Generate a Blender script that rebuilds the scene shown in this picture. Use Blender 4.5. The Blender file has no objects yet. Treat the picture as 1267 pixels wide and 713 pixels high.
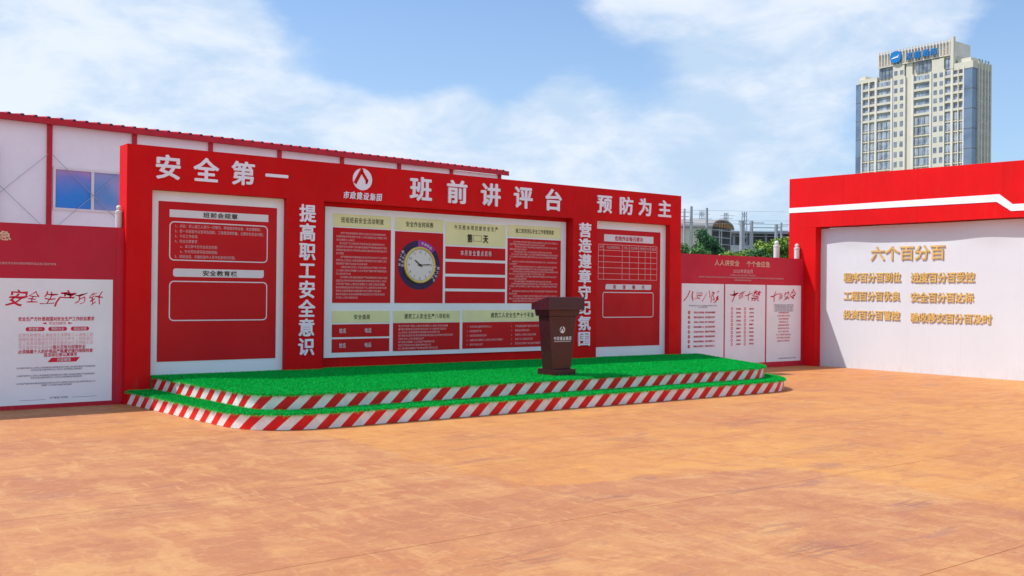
import bpy, math, random
import numpy as np
from mathutils import Vector, Matrix
random.seed(7)
RNG = np.random.default_rng(11)
scene = bpy.context.scene
COL = scene.collection
R = math.radians

# ------------------------------------------------------------ camera
CAMX, CAMY, CAMZ = -4.495, -14.782, 1.63
YAW, PIT, ROL, FPX = 0.65602, 0.004886, 0.010075, 1266.44
r_ = Vector((math.cos(YAW), -math.sin(YAW), 0)); f0 = Vector((math.sin(YAW), math.cos(YAW), 0)); u0 = Vector((0, 0, 1))
F_ = f0 * math.cos(PIT) + u0 * math.sin(PIT)
U_ = -f0 * math.sin(PIT) + u0 * math.cos(PIT)
right = r_ * math.cos(ROL) + U_ * math.sin(ROL)
up = -r_ * math.sin(ROL) + U_ * math.cos(ROL)
cam = bpy.data.cameras.new('camera'); cam.sensor_width = 36; cam.lens = FPX / 1267 * 36
cam.clip_start = 0.1; cam.clip_end = 5000
co = bpy.data.objects.new('camera', cam); COL.objects.link(co)
m = Matrix((right, up, -F_)).transposed().to_4x4(); m.translation = (CAMX, CAMY, CAMZ)
co.matrix_world = m
scene.camera = co

# ------------------------------------------------------------ light
SUN = Vector((-0.50, 0.42, 1.0)).normalized()          # direction towards the sun
w = bpy.data.worlds.new('World'); scene.world = w; w.use_nodes = True
nt = w.node_tree; nt.nodes.clear()
def N(nt, t, **k):
    n = nt.nodes.new(t)
    for a, b in k.items(): setattr(n, a, b)
    return n
def math_(nt, op, a, b=None, clamp=False):
    n = N(nt, 'ShaderNodeMath', operation=op, use_clamp=clamp)
    for i, v in enumerate((a, b)):
        if v is None: continue
        if isinstance(v, (int, float)): n.inputs[i].default_value = v
        else: nt.links.new(v, n.inputs[i])
    return n.outputs[0]
def smooth(nt, v, lo, hi, t0=0.0, t1=1.0):
    n = N(nt, 'ShaderNodeMapRange', interpolation_type='SMOOTHSTEP')
    nt.links.new(v, n.inputs[0])
    for i, x in zip((1, 2, 3, 4), (lo, hi, t0, t1)): n.inputs[i].default_value = x
    return n.outputs[0]
def mixc(nt, fac, a, b, blend='MIX'):
    n = N(nt, 'ShaderNodeMix', data_type='RGBA', blend_type=blend)
    for i, v in ((0, fac), (6, a), (7, b)):
        if isinstance(v, (int, float)): n.inputs[i].default_value = v
        elif isinstance(v, tuple): n.inputs[i].default_value = (*v, 1) if len(v) == 3 else v
        else: nt.links.new(v, n.inputs[i])
    return n.outputs[2]
def noise(nt, vec, scale, detail=4, rough=0.5, dist=0.0):
    n = N(nt, 'ShaderNodeTexNoise'); nt.links.new(vec, n.inputs['Vector'])
    n.inputs['Scale'].default_value = scale; n.inputs['Detail'].default_value = detail
    n.inputs['Roughness'].default_value = rough; n.inputs['Distortion'].default_value = dist
    return n.outputs[0]
def mapping(nt, vec, scale=(1, 1, 1), loc=(0, 0, 0), rot=(0, 0, 0)):
    n = N(nt, 'ShaderNodeMapping'); nt.links.new(vec, n.inputs[0])
    n.inputs['Scale'].default_value = scale; n.inputs['Location'].default_value = loc; n.inputs['Rotation'].default_value = rot
    return n.outputs[0]

sky = N(nt, 'ShaderNodeTexSky', sky_type='NISHITA'); sky.sun_disc = False
sky.sun_elevation = math.asin(SUN.z); sky.sun_rotation = math.atan2(SUN.x, SUN.y)
sky.air_density = 1.0; sky.dust_density = 1.2; sky.ozone_density = 1.5
tc = N(nt, 'ShaderNodeTexCoord').outputs['Generated']
nrm = N(nt, 'ShaderNodeVectorMath', operation='NORMALIZE'); nt.links.new(tc, nrm.inputs[0]); dirv = nrm.outputs[0]
flat = mapping(nt, dirv, (1, 1, 2.0))
n1 = noise(nt, flat, 9.0, 12, 0.63, 0.2)
n2 = noise(nt, mapping(nt, dirv, (1, 1, 1.6), (3.1, 1.7, 0.4)), 2.6, 5, 0.55, 0.2)
n3 = noise(nt, mapping(nt, dirv, (1, 1, 2.2), (9, 2, 5)), 11.0, 7, 0.6, 0.3)
# cloud banks: azimuth, elevation, radius (degrees), density
BANKS = [(10.9,12.6,8.9,.5),(18.1,12.9,5.8,.55),(13.1,6.8,7.1,.5),(22.7,10.9,4.9,.55),(28.4,8.6,5.3,.6),(34.2,9.4,3.6,.5),(31,6,5,.5),
 (37.8,9.0,4.9,.65),(43.2,7.6,4.5,.65),(41,10.5,2.5,.3),(48.5,7.0,4.5,.6),(49.3,15.0,5.3,.7),(56.1,14.6,5.8,.7),(52.4,11.9,3.6,.5),(44.0,16.8,3.6,.45),(54,7,4,.3),
 (59.7,13.5,2.7,.3),(-8,14,12,.5),(-30,22,16,.4),(75,20,10,.35),(20,40,18,.35),(100,12,14,.4),(60,50,18,.35),(-70,18,16,.4),(160,25,25,.4),(-130,22,25,.4),(200,50,25,.35),
 (29.5,15.5,5.0,-.9),(34.1,14.2,4.2,-.8),(39.0,14.2,3.6,-.7),(44.5,11.4,2.6,-.6),(36.8,11.9,1.8,-.35),(63.6,9.7,3.2,-.8),(64.9,12.3,3.6,-.7),(57,9.5,3.0,-.4),(17.3,11.0,2.2,-.25),(15.5,9.3,2.0,-.2)]
acc = None
for az, el, rad, wt in BANKS:
    d = Vector((math.sin(R(az)) * math.cos(R(el)), math.cos(R(az)) * math.cos(R(el)), math.sin(R(el))))
    dn = N(nt, 'ShaderNodeVectorMath', operation='DISTANCE'); nt.links.new(dirv, dn.inputs[0]); dn.inputs[1].default_value = d
    g = smooth(nt, dn.outputs['Value'], 0.0, R(rad) * 1.7, wt, 0.0)
    acc = g if acc is None else math_(nt, 'ADD', acc, g)
dens = math_(nt, 'ADD', acc, math_(nt, 'MULTIPLY', math_(nt, 'SUBTRACT', n1, 0.5), 1.5))
dens = math_(nt, 'ADD', dens, math_(nt, 'MULTIPLY', math_(nt, 'SUBTRACT', n2, 0.5), 0.9))
dens = math_(nt, 'ADD', dens, 0.10)
mask = smooth(nt, dens, 0.0, 0.72)
sepd = N(nt, 'ShaderNodeSeparateXYZ'); nt.links.new(dirv, sepd.inputs[0])
hazeh = smooth(nt, sepd.outputs[2], -0.02, 0.34, 0.62, 0.10)      # pale haze towards the horizon, all round
CL = 10.0
body = mixc(nt, smooth(nt, math_(nt, 'ADD', math_(nt, 'MULTIPLY', n3, 0.5), math_(nt, 'MULTIPLY', n2, 0.5)), 0.40, 0.60), (0.50 * CL, 0.64 * CL, 0.82 * CL), (0.78 * CL, 0.83 * CL, 0.91 * CL))
skyb = mixc(nt, hazeh, mixc(nt, 1.0, sky.outputs[0], (1.18, 1.36, 1.58), 'MULTIPLY'), (0.44 * CL, 0.62 * CL, 0.84 * CL))
allc = mixc(nt, math_(nt, 'MULTIPLY', mask, 0.88), skyb, body)
bg = N(nt, 'ShaderNodeBackground'); nt.links.new(allc, bg.inputs[0]); bg.inputs[1].default_value = 0.10
wo = N(nt, 'ShaderNodeOutputWorld'); nt.links.new(bg.outputs[0], wo.inputs[0])

sl = bpy.data.lights.new('sun', 'SUN'); sl.energy = 4.1; sl.angle = R(0.6); sl.color = (1.0, 0.96, 0.91)
so = bpy.data.objects.new('sun', sl); COL.objects.link(so)
so.rotation_euler = (-SUN).to_track_quat('-Z', 'Y').to_euler(); so.location = (0, 0, 60)
vs = scene.view_settings
vs.view_transform = 'Standard'; vs.look = 'None'; vs.gamma = 1; vs.use_curve_mapping = False; vs.exposure = 0.20
scene.cycles.max_bounces = 6

# ------------------------------------------------------------ materials
def newmat(name):
    mt = bpy.data.materials.new(name); mt.use_nodes = True; nt = mt.node_tree
    b = nt.nodes['Principled BSDF']; return mt, nt, b
def pos(nt): return N(nt, 'ShaderNodeNewGeometry').outputs['Position']
def paint(name, c, rough=0.5, var=0.10, scale=2.0, bump=0.0, metal=0.0, spec=0.3, dirt=0.0):
    mt, nt, b = newmat(name); p = pos(nt)
    a = noise(nt, p, scale, 5, 0.6)
    f = smooth(nt, a, 0.3, 0.7, 1 - var, 1 + var)
    cc = N(nt, 'ShaderNodeVectorMath', operation='SCALE'); cc.inputs[0].default_value = c; nt.links.new(f, cc.inputs['Scale'])
    out = cc.outputs[0]
    if name in ('red_paint', 'crimson_film'):      # sheets of cladding: slight tone steps and hairline seams
        s_ = N(nt, 'ShaderNodeSeparateXYZ'); nt.links.new(p, s_.inputs[0])
        t = math_(nt, 'DIVIDE', math_(nt, 'ADD', s_.outputs[0], s_.outputs[1]), 1.83)
        wn = N(nt, 'ShaderNodeTexWhiteNoise', noise_dimensions='1D'); nt.links.new(math_(nt, 'FLOOR', t), wn.inputs['W'])
        sc = N(nt, 'ShaderNodeVectorMath', operation='SCALE'); nt.links.new(out, sc.inputs[0])
        fr = math_(nt, 'ABSOLUTE', math_(nt, 'SUBTRACT', math_(nt, 'FRACT', t), 0.5))
        nt.links.new(math_(nt, 'MULTIPLY', smooth(nt, wn.outputs[0], 0, 1, 0.93, 1.05), smooth(nt, fr, 0.4975, 0.4985, 1.0, 0.72)), sc.inputs['Scale']); out = sc.outputs[0]
        dz = noise(nt, mapping(nt, p, (5, 5, .5)), 2.0, 6, 0.7)
        out = mixc(nt, math_(nt, 'MULTIPLY', smooth(nt, dz, 0.5, 0.75, 0, 0.5), smooth(nt, s_.outputs[2], 0.0, 0.5, 0.5, 0.06)), out, (0.42, 0.24, 0.17))
    if name == 'white_wall':
        s_ = N(nt, 'ShaderNodeSeparateXYZ'); nt.links.new(p, s_.inputs[0])
        fr = math_(nt, 'ABSOLUTE', math_(nt, 'SUBTRACT', math_(nt, 'FRACT', math_(nt, 'DIVIDE', s_.outputs[1], 1.22)), 0.5))
        out = mixc(nt, smooth(nt, fr, 0.4965, 0.498, 0, 0.16), out, (0.3, 0.3, 0.32))
        dz = noise(nt, mapping(nt, p, (4, 4, 1.2)), 3.0, 6, 0.7)
        out = mixc(nt, math_(nt, 'MULTIPLY', smooth(nt, dz, 0.42, 0.7), smooth(nt, s_.outputs[2], 0.0, 0.35, 0.22, 0.01)), out, (0.50, 0.34, 0.24))
    if dirt:
        dz = noise(nt, mapping(nt, p, (3, 3, .7)), 3.0, 6, 0.65)
        out = mixc(nt, smooth(nt, dz, 0.52, 0.8, 0, dirt), out, (0.25, 0.2, 0.16))
    nt.links.new(out, b.inputs['Base Color'])
    nt.links.new(smooth(nt, noise(nt, p, scale * 3, 3), 0.3, 0.7, max(rough - .08, .02), rough + .08), b.inputs['Roughness'])
    b.inputs['Metallic'].default_value = metal; b.inputs['Specular IOR Level'].default_value = spec
    if bump:
        bn = N(nt, 'ShaderNodeBump'); bn.inputs['Strength'].default_value = bump; bn.inputs['Distance'].default_value = 0.02
        nt.links.new(noise(nt, p, 1.3, 2), bn.inputs['Height']); nt.links.new(bn.outputs[0], b.inputs['Normal'])
    return mt
M = {}
M['red'] = paint('red_paint', (0.70, 0.004, 0.006), 0.6, 0.06, 1.2, 0.2, spec=.15, dirt=0.03)
M['crimson'] = paint('crimson_film', (0.58, 0.020, 0.050), 0.55, 0.05, 1.0, 0.15, spec=.25)
M['sheet_red'] = paint('red_print', (0.60, 0.009, 0.014), 0.55, 0.05, 1.0, 0.1, spec=.22)
M['white_board'] = paint('white_board', (0.88, 0.92, 0.98), 0.5, 0.04, 1.0, 0.2, dirt=0.05)
M['white_wall'] = paint('white_wall', (0.69, 0.72, 0.755), 0.55, 0.02, 0.8, 0.3, dirt=0.04)
M['letter_white'] = paint('letter_white', (0.93, 0.89, 1.0), 0.4, 0.03)
M['white_print'] = paint('white_print', (0.80, 0.76, 0.82), 0.5, 0.03)
M['pink_print'] = paint('pale_pink_print', (0.80, 0.42, 0.44), 0.5, 0.03)
M['beige_print'] = paint('beige_print', (0.80, 0.58, 0.42), 0.5, 0.05)
M['yellow'] = paint('yellow_print', (0.84, 0.84, 0.46), 0.5, 0.05)
M['ink'] = paint('dark_ink', (0.05, 0.05, 0.02), 0.5, 0.05)
M['grey_ink'] = paint('grey_ink', (0.22, 0.20, 0.26), 0.5, 0.05)
M['red_ink'] = paint('red_ink', (0.68, 0.014, 0.055), 0.5, 0.05)
M['gold'] = paint('gold_letter', (0.74, 0.50, 0.17), 0.38, 0.12, 6, metal=0.15)
M['gold_side'] = paint('gold_side', (0.70, 0.38, 0.08), 0.4, 0.1, 6, metal=0.3)
M['wood'] = paint('maroon_wood', (0.055, 0.010, 0.017), 0.22, 0.06, 1.5, spec=.5)
M['navy'] = paint('navy_print', (0.03, 0.02, 0.09), 0.4)
M['purple'] = paint('purple_print', (0.36, 0.04, 0.38), 0.4)
M['brass'] = paint('brass_rim', (0.72, 0.58, 0.18), 0.3, 0.05, metal=0.4)
M['dial'] = paint('clock_dial', (0.78, 0.76, 0.74), 0.4, 0.02)
M['black'] = paint('black_hand', (0.02, 0.02, 0.025), 0.4)
M['house_wall'] = paint('prefab_wall', (0.92, 0.91, 0.90), 0.5, 0.04, 0.8, 0.3, dirt=0.07)
M['house_red'] = paint('prefab_red', (0.52, 0.016, 0.03), 0.45, 0.1)
M['rib_end_shade'] = paint('roof_rib_end_shade', (0.06, 0.03, 0.06), 0.5)  # near-black face painted for the shadow in the open rib ends
M['cable'] = paint('steel_cable', (0.42, 0.40, 0.42), 0.45, metal=0.3)
M['pvc'] = paint('window_frame', (0.82, 0.78, 0.74), 0.4, 0.03)
M['post'] = paint('post_white', (0.66, 0.68, 0.66), 0.35, 0.05)
M['pole'] = paint('concrete_pole', (0.36, 0.38, 0.42), 0.6)
M['steel_far'] = paint('grey_steel', (0.24, 0.27, 0.33), 0.6)
M['step_white'] = paint('step_white', (0.82, 0.81, 0.78), 0.5, 0.1, 8, dirt=0.3)
M['step_red'] = paint('step_red', (0.74, 0.008, 0.008), 0.45, 0.12, 8, dirt=0.10)
M['under'] = paint('plywood_body', (0.20, 0.13, 0.08), 0.7)
M['tower_wall'] = paint('tower_wall', (0.66, 0.62, 0.51), 0.7, 0.04, 0.2)
M['tower_grey'] = paint('tower_side_shade', (0.50, 0.50, 0.48), 0.7, 0.05, 0.2)  # cream wall greyed down: the side face's shade put into the colour
M['tower_fin'] = paint('tower_fin', (0.76, 0.70, 0.62), 0.7, 0.05, 0.3)
M['tower_dark'] = paint('tower_recess', (0.16, 0.17, 0.18), 0.6, 0.1, 0.5)
M['sign_blue'] = paint('sign_blue', (0.01, 0.20, 0.55), 0.4)
M['shed_wall'] = paint('shed_wall', (0.64, 0.61, 0.46), 0.7, 0.1, 0.4, dirt=0.5)
M['shed_roof'] = paint('shed_roof', (0.33, 0.32, 0.31), 0.6, 0.1, 0.4)
M['shed_rust'] = paint('shed_rust', (0.40, 0.20, 0.08), 0.7, 0.3, 0.8)
M['shed_dark'] = paint('shed_dark', (0.10, 0.10, 0.12), 0.7, 0.2, 0.5)  # dark battens; also painted on for the shade inside the shed
M['via'] = paint('canopy_grey', (0.26, 0.27, 0.30), 0.7, 0.2, 0.3)
M['via_light'] = paint('canopy_light', (0.46, 0.47, 0.48), 0.7, 0.2, 0.3)
M['bark'] = paint('bark', (0.10, 0.07, 0.05), 0.9, 0.2, 6)

def glassmat(name, c, c2, rough=0.08, scale=1.0, metal=0.0):
    mt, nt, b = newmat(name); p = pos(nt)
    nt.links.new(mixc(nt, smooth(nt, noise(nt, p, scale, 2), 0.35, 0.65), c, c2), b.inputs['Base Color'])
    b.inputs['Roughness'].default_value = rough; b.inputs['Specular IOR Level'].default_value = 0.8
    b.inputs['Metallic'].default_value = metal
    return mt
M['glass_far'] = glassmat('tower_hazed_glass', (0.18, 0.23, 0.31), (0.38, 0.44, 0.50), 0.3, 0.35)  # pane colours lightened to stand for distance haze
M['glass_blue'] = glassmat('tower_blue_glass', (0.09, 0.14, 0.22), (0.16, 0.23, 0.33), 0.25, 0.12)
M['glass_dark'] = glassmat('tower_hazed_dark_glass', (0.12, 0.15, 0.20), (0.26, 0.29, 0.34), 0.3, 0.5)  # lightened too, for the haze over the tower
# blue film window pane: reflection painted into its colour, blue below, violet above
mt, nt, b = newmat('glass_painted_reflection'); p = pos(nt); s = N(nt, 'ShaderNodeSeparateXYZ'); nt.links.new(p, s.inputs[0])
zz = math_(nt, 'ADD', s.outputs[2], math_(nt, 'MULTIPLY', noise(nt, p, 2.2, 2), 0.35))
c1 = mixc(nt, smooth(nt, zz, 3.75, 4.2), (0.02, 0.24, 0.72), (0.22, 0.24, 0.62))
c1 = mixc(nt, smooth(nt, zz, 4.15, 4.4), c1, (0.50, 0.28, 0.50))
nt.links.new(c1, b.inputs['Base Color']); b.inputs['Roughness'].default_value = 0.15
M['pane_reflection'] = mt
M['pane_reflection_pale'] = glassmat('pale_glass_painted_reflection', (0.10, 0.26, 0.60), (0.34, 0.32, 0.60), 0.12, 1.2)  # paler pane, reflection tones mixed into the colour

def leafmat(name, a, b2, c, spec=0.15):
    mt, nt, b = newmat(name); g = N(nt, 'ShaderNodeNewGeometry')
    n = noise(nt, g.outputs['Position'], 0.9, 3)
    x = mixc(nt, g.outputs['Random Per Island'], a, b2)
    x = mixc(nt, smooth(nt, n, 0.45, 0.65), x, c)
    nt.links.new(x, b.inputs['Base Color']); b.inputs['Roughness'].default_value = 0.7; b.inputs['Specular IOR Level'].default_value = spec
    return mt
M['leaf_dark'] = leafmat('dark_leaves', (0.04, 0.13, 0.06), (0.07, 0.19, 0.08), (0.05, 0.12, 0.06))
M['leaf_mid'] = leafmat('mid_leaves', (0.06, 0.17, 0.05), (0.12, 0.24, 0.08), (0.05, 0.14, 0.05))
M['leaf_yellow'] = leafmat('yellow_leaves', (0.16, 0.28, 0.045), (0.28, 0.36, 0.07), (0.10, 0.24, 0.05))
M['turf'] = leafmat('turf_blades', (0.001, 0.38, 0.05), (0.005, 0.68, 0.10), (0.002, 0.52, 0.07), 0.04)
M['turf_base'] = paint('turf_backing', (0.002, 0.16, 0.025), 0.9, 0.3, 30, spec=.05)

SPOTS = [(1.2, -10.85, .6, .25, .55), (1.40, -10.3, .4, .2, .45), (1.12, -8.84, .35, .25, .6), (2.9, -10.3, .3, .2, .6), (3.5, -6.5, .5, .3, .35), (6.0, -6.2, .9, .3, .5), (-.6, -9.8, .6, .3, .4), (-2.0, -7.2, .7, .5, .3), (5.0, -8.2, .8, .3, .5), (2.2, -5.4, .8, .25, .35)]
# worn orange floor coating
def floor_mat():
    mt, nt, b = newmat('worn_orange_coating'); p = pos(nt)
    s = N(nt, 'ShaderNodeSeparateXYZ'); nt.links.new(p, s.inputs[0]); X, Y = s.outputs[0], s.outputs[1]
    big = noise(nt, p, 0.22, 3, 0.5, 0.4)
    mid = noise(nt, mapping(nt, p, (1, 1.2, 1), (4, 7, 0)), 0.55, 7, 0.62, 0.9)
    blot = noise(nt, mapping(nt, p, (1, 1.5, 1), (14, 2, 0)), 1.3, 8, 0.62, 1.2)
    wob = N(nt, 'ShaderNodeVectorMath', operation='MULTIPLY_ADD'); nz_ = N(nt, 'ShaderNodeTexNoise'); nt.links.new(p, nz_.inputs['Vector']); nz_.inputs['Scale'].default_value = 0.7
    nt.links.new(nz_.outputs['Color'], wob.inputs[0]); wob.inputs[1].default_value = (0.6, 0.6, 0); nt.links.new(p, wob.inputs[2]); pw = wob.outputs[0]
    stx = noise(nt, mapping(nt, pw, (0.7, 2.6, 1)), 1.5, 9, 0.66, 0.2)
    sty = noise(nt, mapping(nt, pw, (2.6, 0.8, 1), (3, 1, 0), (0, 0, 0.08)), 1.4, 9, 0.66, 0.2)
    sdi = noise(nt, mapping(nt, pw, (1.0, 2.2, 1), (7, 5, 0), (0, 0, 0.5)), 1.1, 8, 0.62, 0.5)
    fine = noise(nt, p, 14, 5, 0.7)
    def cells(scale, sc3, seed, amt):
        wv = N(nt, 'ShaderNodeVectorMath', operation='MULTIPLY_ADD'); n_ = N(nt, 'ShaderNodeTexNoise'); nt.links.new(p, n_.inputs['Vector'])
        n_.inputs['Scale'].default_value = 4.5; n_.inputs['Detail'].default_value = 6; n_.inputs['Roughness'].default_value = 0.7
        nt.links.new(n_.outputs['Color'], wv.inputs[0]); wv.inputs[1].default_value = (amt, amt, 0); nt.links.new(p, wv.inputs[2])
        v_ = N(nt, 'ShaderNodeTexVoronoi', distance='CHEBYCHEV', feature='F1'); v_.inputs['Scale'].default_value = scale; v_.inputs['Randomness'].default_value = 0.85
        nt.links.new(mapping(nt, wv.outputs[0], sc3, seed), v_.inputs['Vector'])
        s2 = N(nt, 'ShaderNodeSeparateColor'); nt.links.new(v_.outputs['Color'], s2.inputs[0]); return s2.outputs[0]
    c1 = cells(0.9, (0.7, 1.2, 0), (3, 5, 0), 0.55); c2 = cells(2.4, (1.3, 0.7, 0), (7, 1, 0), 0.35); c3 = cells(0.35, (1, 1, 0), (1, 9, 0), 0.6)
    base = mixc(nt, smooth(nt, big, 0.36, 0.64), (0.60, 0.310, 0.105), (0.55, 0.262, 0.102))
    # duller, pinker area towards the left front, with a fairly sharp edge
    ed = math_(nt, 'ADD', X, math_(nt, 'MULTIPLY', math_(nt, 'SUBTRACT', mid, 0.5), 0.9))
    ed = math_(nt, 'SUBTRACT', ed, smooth(nt, Y, -8.0, -8.7, 0.0, 2.6))
    lf = smooth(nt, ed, 0.80, 1.02, 1.0, 0.0)
    yf = smooth(nt, math_(nt, 'ADD', math_(nt, 'ADD', Y, math_(nt, 'MULTIPLY', X, 0.6)), math_(nt, 'MULTIPLY', math_(nt, 'SUBTRACT', mid, 0.5), 1.2)), -4.1, -3.8, 1.0, 0.45)
    left = math_(nt, 'MULTIPLY', lf, yf)
    base = mixc(nt, left, base, (0.475, 0.228, 0.132))
    k_ = smooth(nt, left, 0, 1, 0.42, 0.95)
    def lay(base, mask, col, gain=None):
        return mixc(nt, mask if gain is None else math_(nt, 'MULTIPLY', gain, mask), base, col)
    base = lay(base, smooth(nt, mid, 0.50, 0.60, 0, 0.45), (0.44, 0.185, 0.095))
    base = lay(base, smooth(nt, c3, 0.55, 0.9, 0, 0.35), (0.50, 0.215, 0.105))
    base = lay(base, smooth(nt, c1, 0.60, 0.85, 0, 0.38), (0.40, 0.170, 0.105), k_)
    base = lay(base, smooth(nt, c1, 0.35, 0.10, 0, 0.24), (0.60, 0.350, 0.170), k_)
    base = lay(base, smooth(nt, c2, 0.60, 0.90, 0, 0.30), (0.38, 0.160, 0.110), k_)
    base = lay(base, smooth(nt, c2, 0.35, 0.05, 0, 0.32), (0.60, 0.370, 0.200), k_)
    base = lay(base, smooth(nt, blot, 0.53, 0.63, 0, 0.38), (0.40, 0.165, 0.095))
    base = lay(base, smooth(nt, blot, 0.46, 0.36, 0, 0.20), (0.64, 0.365, 0.150))
    base = lay(base, smooth(nt, stx, 0.52, 0.60, 0, 0.42), (0.38, 0.165, 0.110), k_)
    base = lay(base, smooth(nt, sty, 0.53, 0.61, 0, 0.38), (0.40, 0.175, 0.115), k_)
    base = lay(base, smooth(nt, sdi, 0.53, 0.62, 0, 0.28), (0.60, 0.370, 0.180), k_)
    base = lay(base, smooth(nt, sty, 0.46, 0.38, 0, 0.38), (0.62, 0.390, 0.210), k_)
    # thin scrape marks, both ways
    scx = noise(nt, mapping(nt, pw, (0.8, 9.0, 1), (2, 8, 0), (0, 0, 0.05)), 2.2, 6, 0.7, 0.1)
    scy = noise(nt, mapping(nt, pw, (8.0, 0.9, 1), (5, 2, 0), (0, 0, -0.04)), 2.0, 6, 0.7, 0.1)
    gate = smooth(nt, mid, 0.40, 0.60, 0.25, 1.0)
    base = lay(base, smooth(nt, scx, 0.56, 0.64, 0, 0.42), (0.34, 0.145, 0.10), gate)
    base = lay(base, smooth(nt, scy, 0.57, 0.65, 0, 0.42), (0.68, 0.45, 0.26), gate)
    # scraped violet-grey spots
    for (sx, sy, rx, ry, am) in SPOTS:
        dv = N(nt, 'ShaderNodeVectorMath', operation='LENGTH'); nt.links.new(mapping(nt, pw, (1/rx, 1/ry, 0), (-sx/rx - .3/rx, -sy/ry - .3/ry, 0)), dv.inputs[0])
        mk = math_(nt, 'MULTIPLY', smooth(nt, dv.outputs['Value'], 1.0, 0.2, 0, am), smooth(nt, math_(nt, 'ADD', scx, math_(nt, 'MULTIPLY', fine, 0.3)), 0.60, 0.72))
        base = mixc(nt, mk, base, (0.20, 0.095, 0.12))
    # small violet-grey stains
    st = noise(nt, mapping(nt, p, (0.8, 2.4, 1), (11, 3, 0), (0, 0, -0.35)), 1.0, 5, 0.6, 0.5)
    stm = math_(nt, 'MULTIPLY', smooth(nt, st, 0.60, 0.68), smooth(nt, fine, 0.35, 0.6, 0.3, 1.0))
    base = mixc(nt, math_(nt, 'MULTIPLY', stm, 0.65), base, (0.30, 0.15, 0.155))
    base = mixc(nt, smooth(nt, fine, 0.62, 0.75, 0, 0.25), base, (0.75, 0.46, 0.26))
    base = mixc(nt, smooth(nt, fine, 0.36, 0.25, 0, 0.25), base, (0.38, 0.16, 0.09))
    grit = noise(nt, mapping(nt, p, (1, 2.2, 1), (2, 2, 0)), 22, 6, 0.75)
    base = mixc(nt, smooth(nt, grit, 0.54, 0.66, 0, 0.34), base, (0.36, 0.15, 0.09))
    base = mixc(nt, smooth(nt, grit, 0.46, 0.36, 0, 0.30), base, (0.72, 0.44, 0.24))
    pat = noise(nt, mapping(nt, p, (1.0, 1.6, 1), (6, 6, 0)), 5.0, 9, 0.72, 0.3)
    base = mixc(nt, smooth(nt, pat, 0.54, 0.62, 0, 0.28), base, (0.40, 0.165, 0.10))
    base = mixc(nt, smooth(nt, pat, 0.45, 0.38, 0, 0.26), base, (0.68, 0.42, 0.23))
    spk = noise(nt, p, 55, 2, 0.5)
    base = mixc(nt, smooth(nt, spk, 0.70, 0.78, 0, 0.35), base, (0.80, 0.62, 0.45))
    base = mixc(nt, 1.0, base, (0.95, 0.825, 0.585), 'MULTIPLY')
    nt.links.new(base, b.inputs['Base Color'])
    nt.links.new(smooth(nt, stx, 0.3, 0.7, 0.52, 0.78), b.inputs['Roughness'])
    b.inputs['Specular IOR Level'].default_value = 0.35
    bn = N(nt, 'ShaderNodeBump'); bn.inputs['Strength'].default_value = 0.25; bn.inputs['Distance'].default_value = 0.01
    nt.links.new(fine, bn.inputs['Height']); nt.links.new(bn.outputs[0], b.inputs['Normal'])
    return mt
M['floor'] = floor_mat()
def joint_mat():
    mt, nt, b = newmat('slab_joint'); p = pos(nt)
    n = noise(nt, p, 0.9, 5, 0.6)
    nt.links.new(mixc(nt, smooth(nt, n, 0.52, 0.60), (0.50, 0.235, 0.11), (0.10, 0.06, 0.04)), b.inputs['Base Color'])
    b.inputs['Roughness'].default_value = 0.8
    return mt
M['joint'] = joint_mat()
mt, nt, b = newmat('scrub_ground'); p = pos(nt)
nt.links.new(mixc(nt, smooth(nt, noise(nt, p, 0.08, 8, 0.65), 0.4, 0.6), (0.09, 0.14, 0.05), (0.24, 0.20, 0.14)), b.inputs['Base Color'])
b.inputs['Roughness'].default_value = 0.95
M['ground'] = mt

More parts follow.
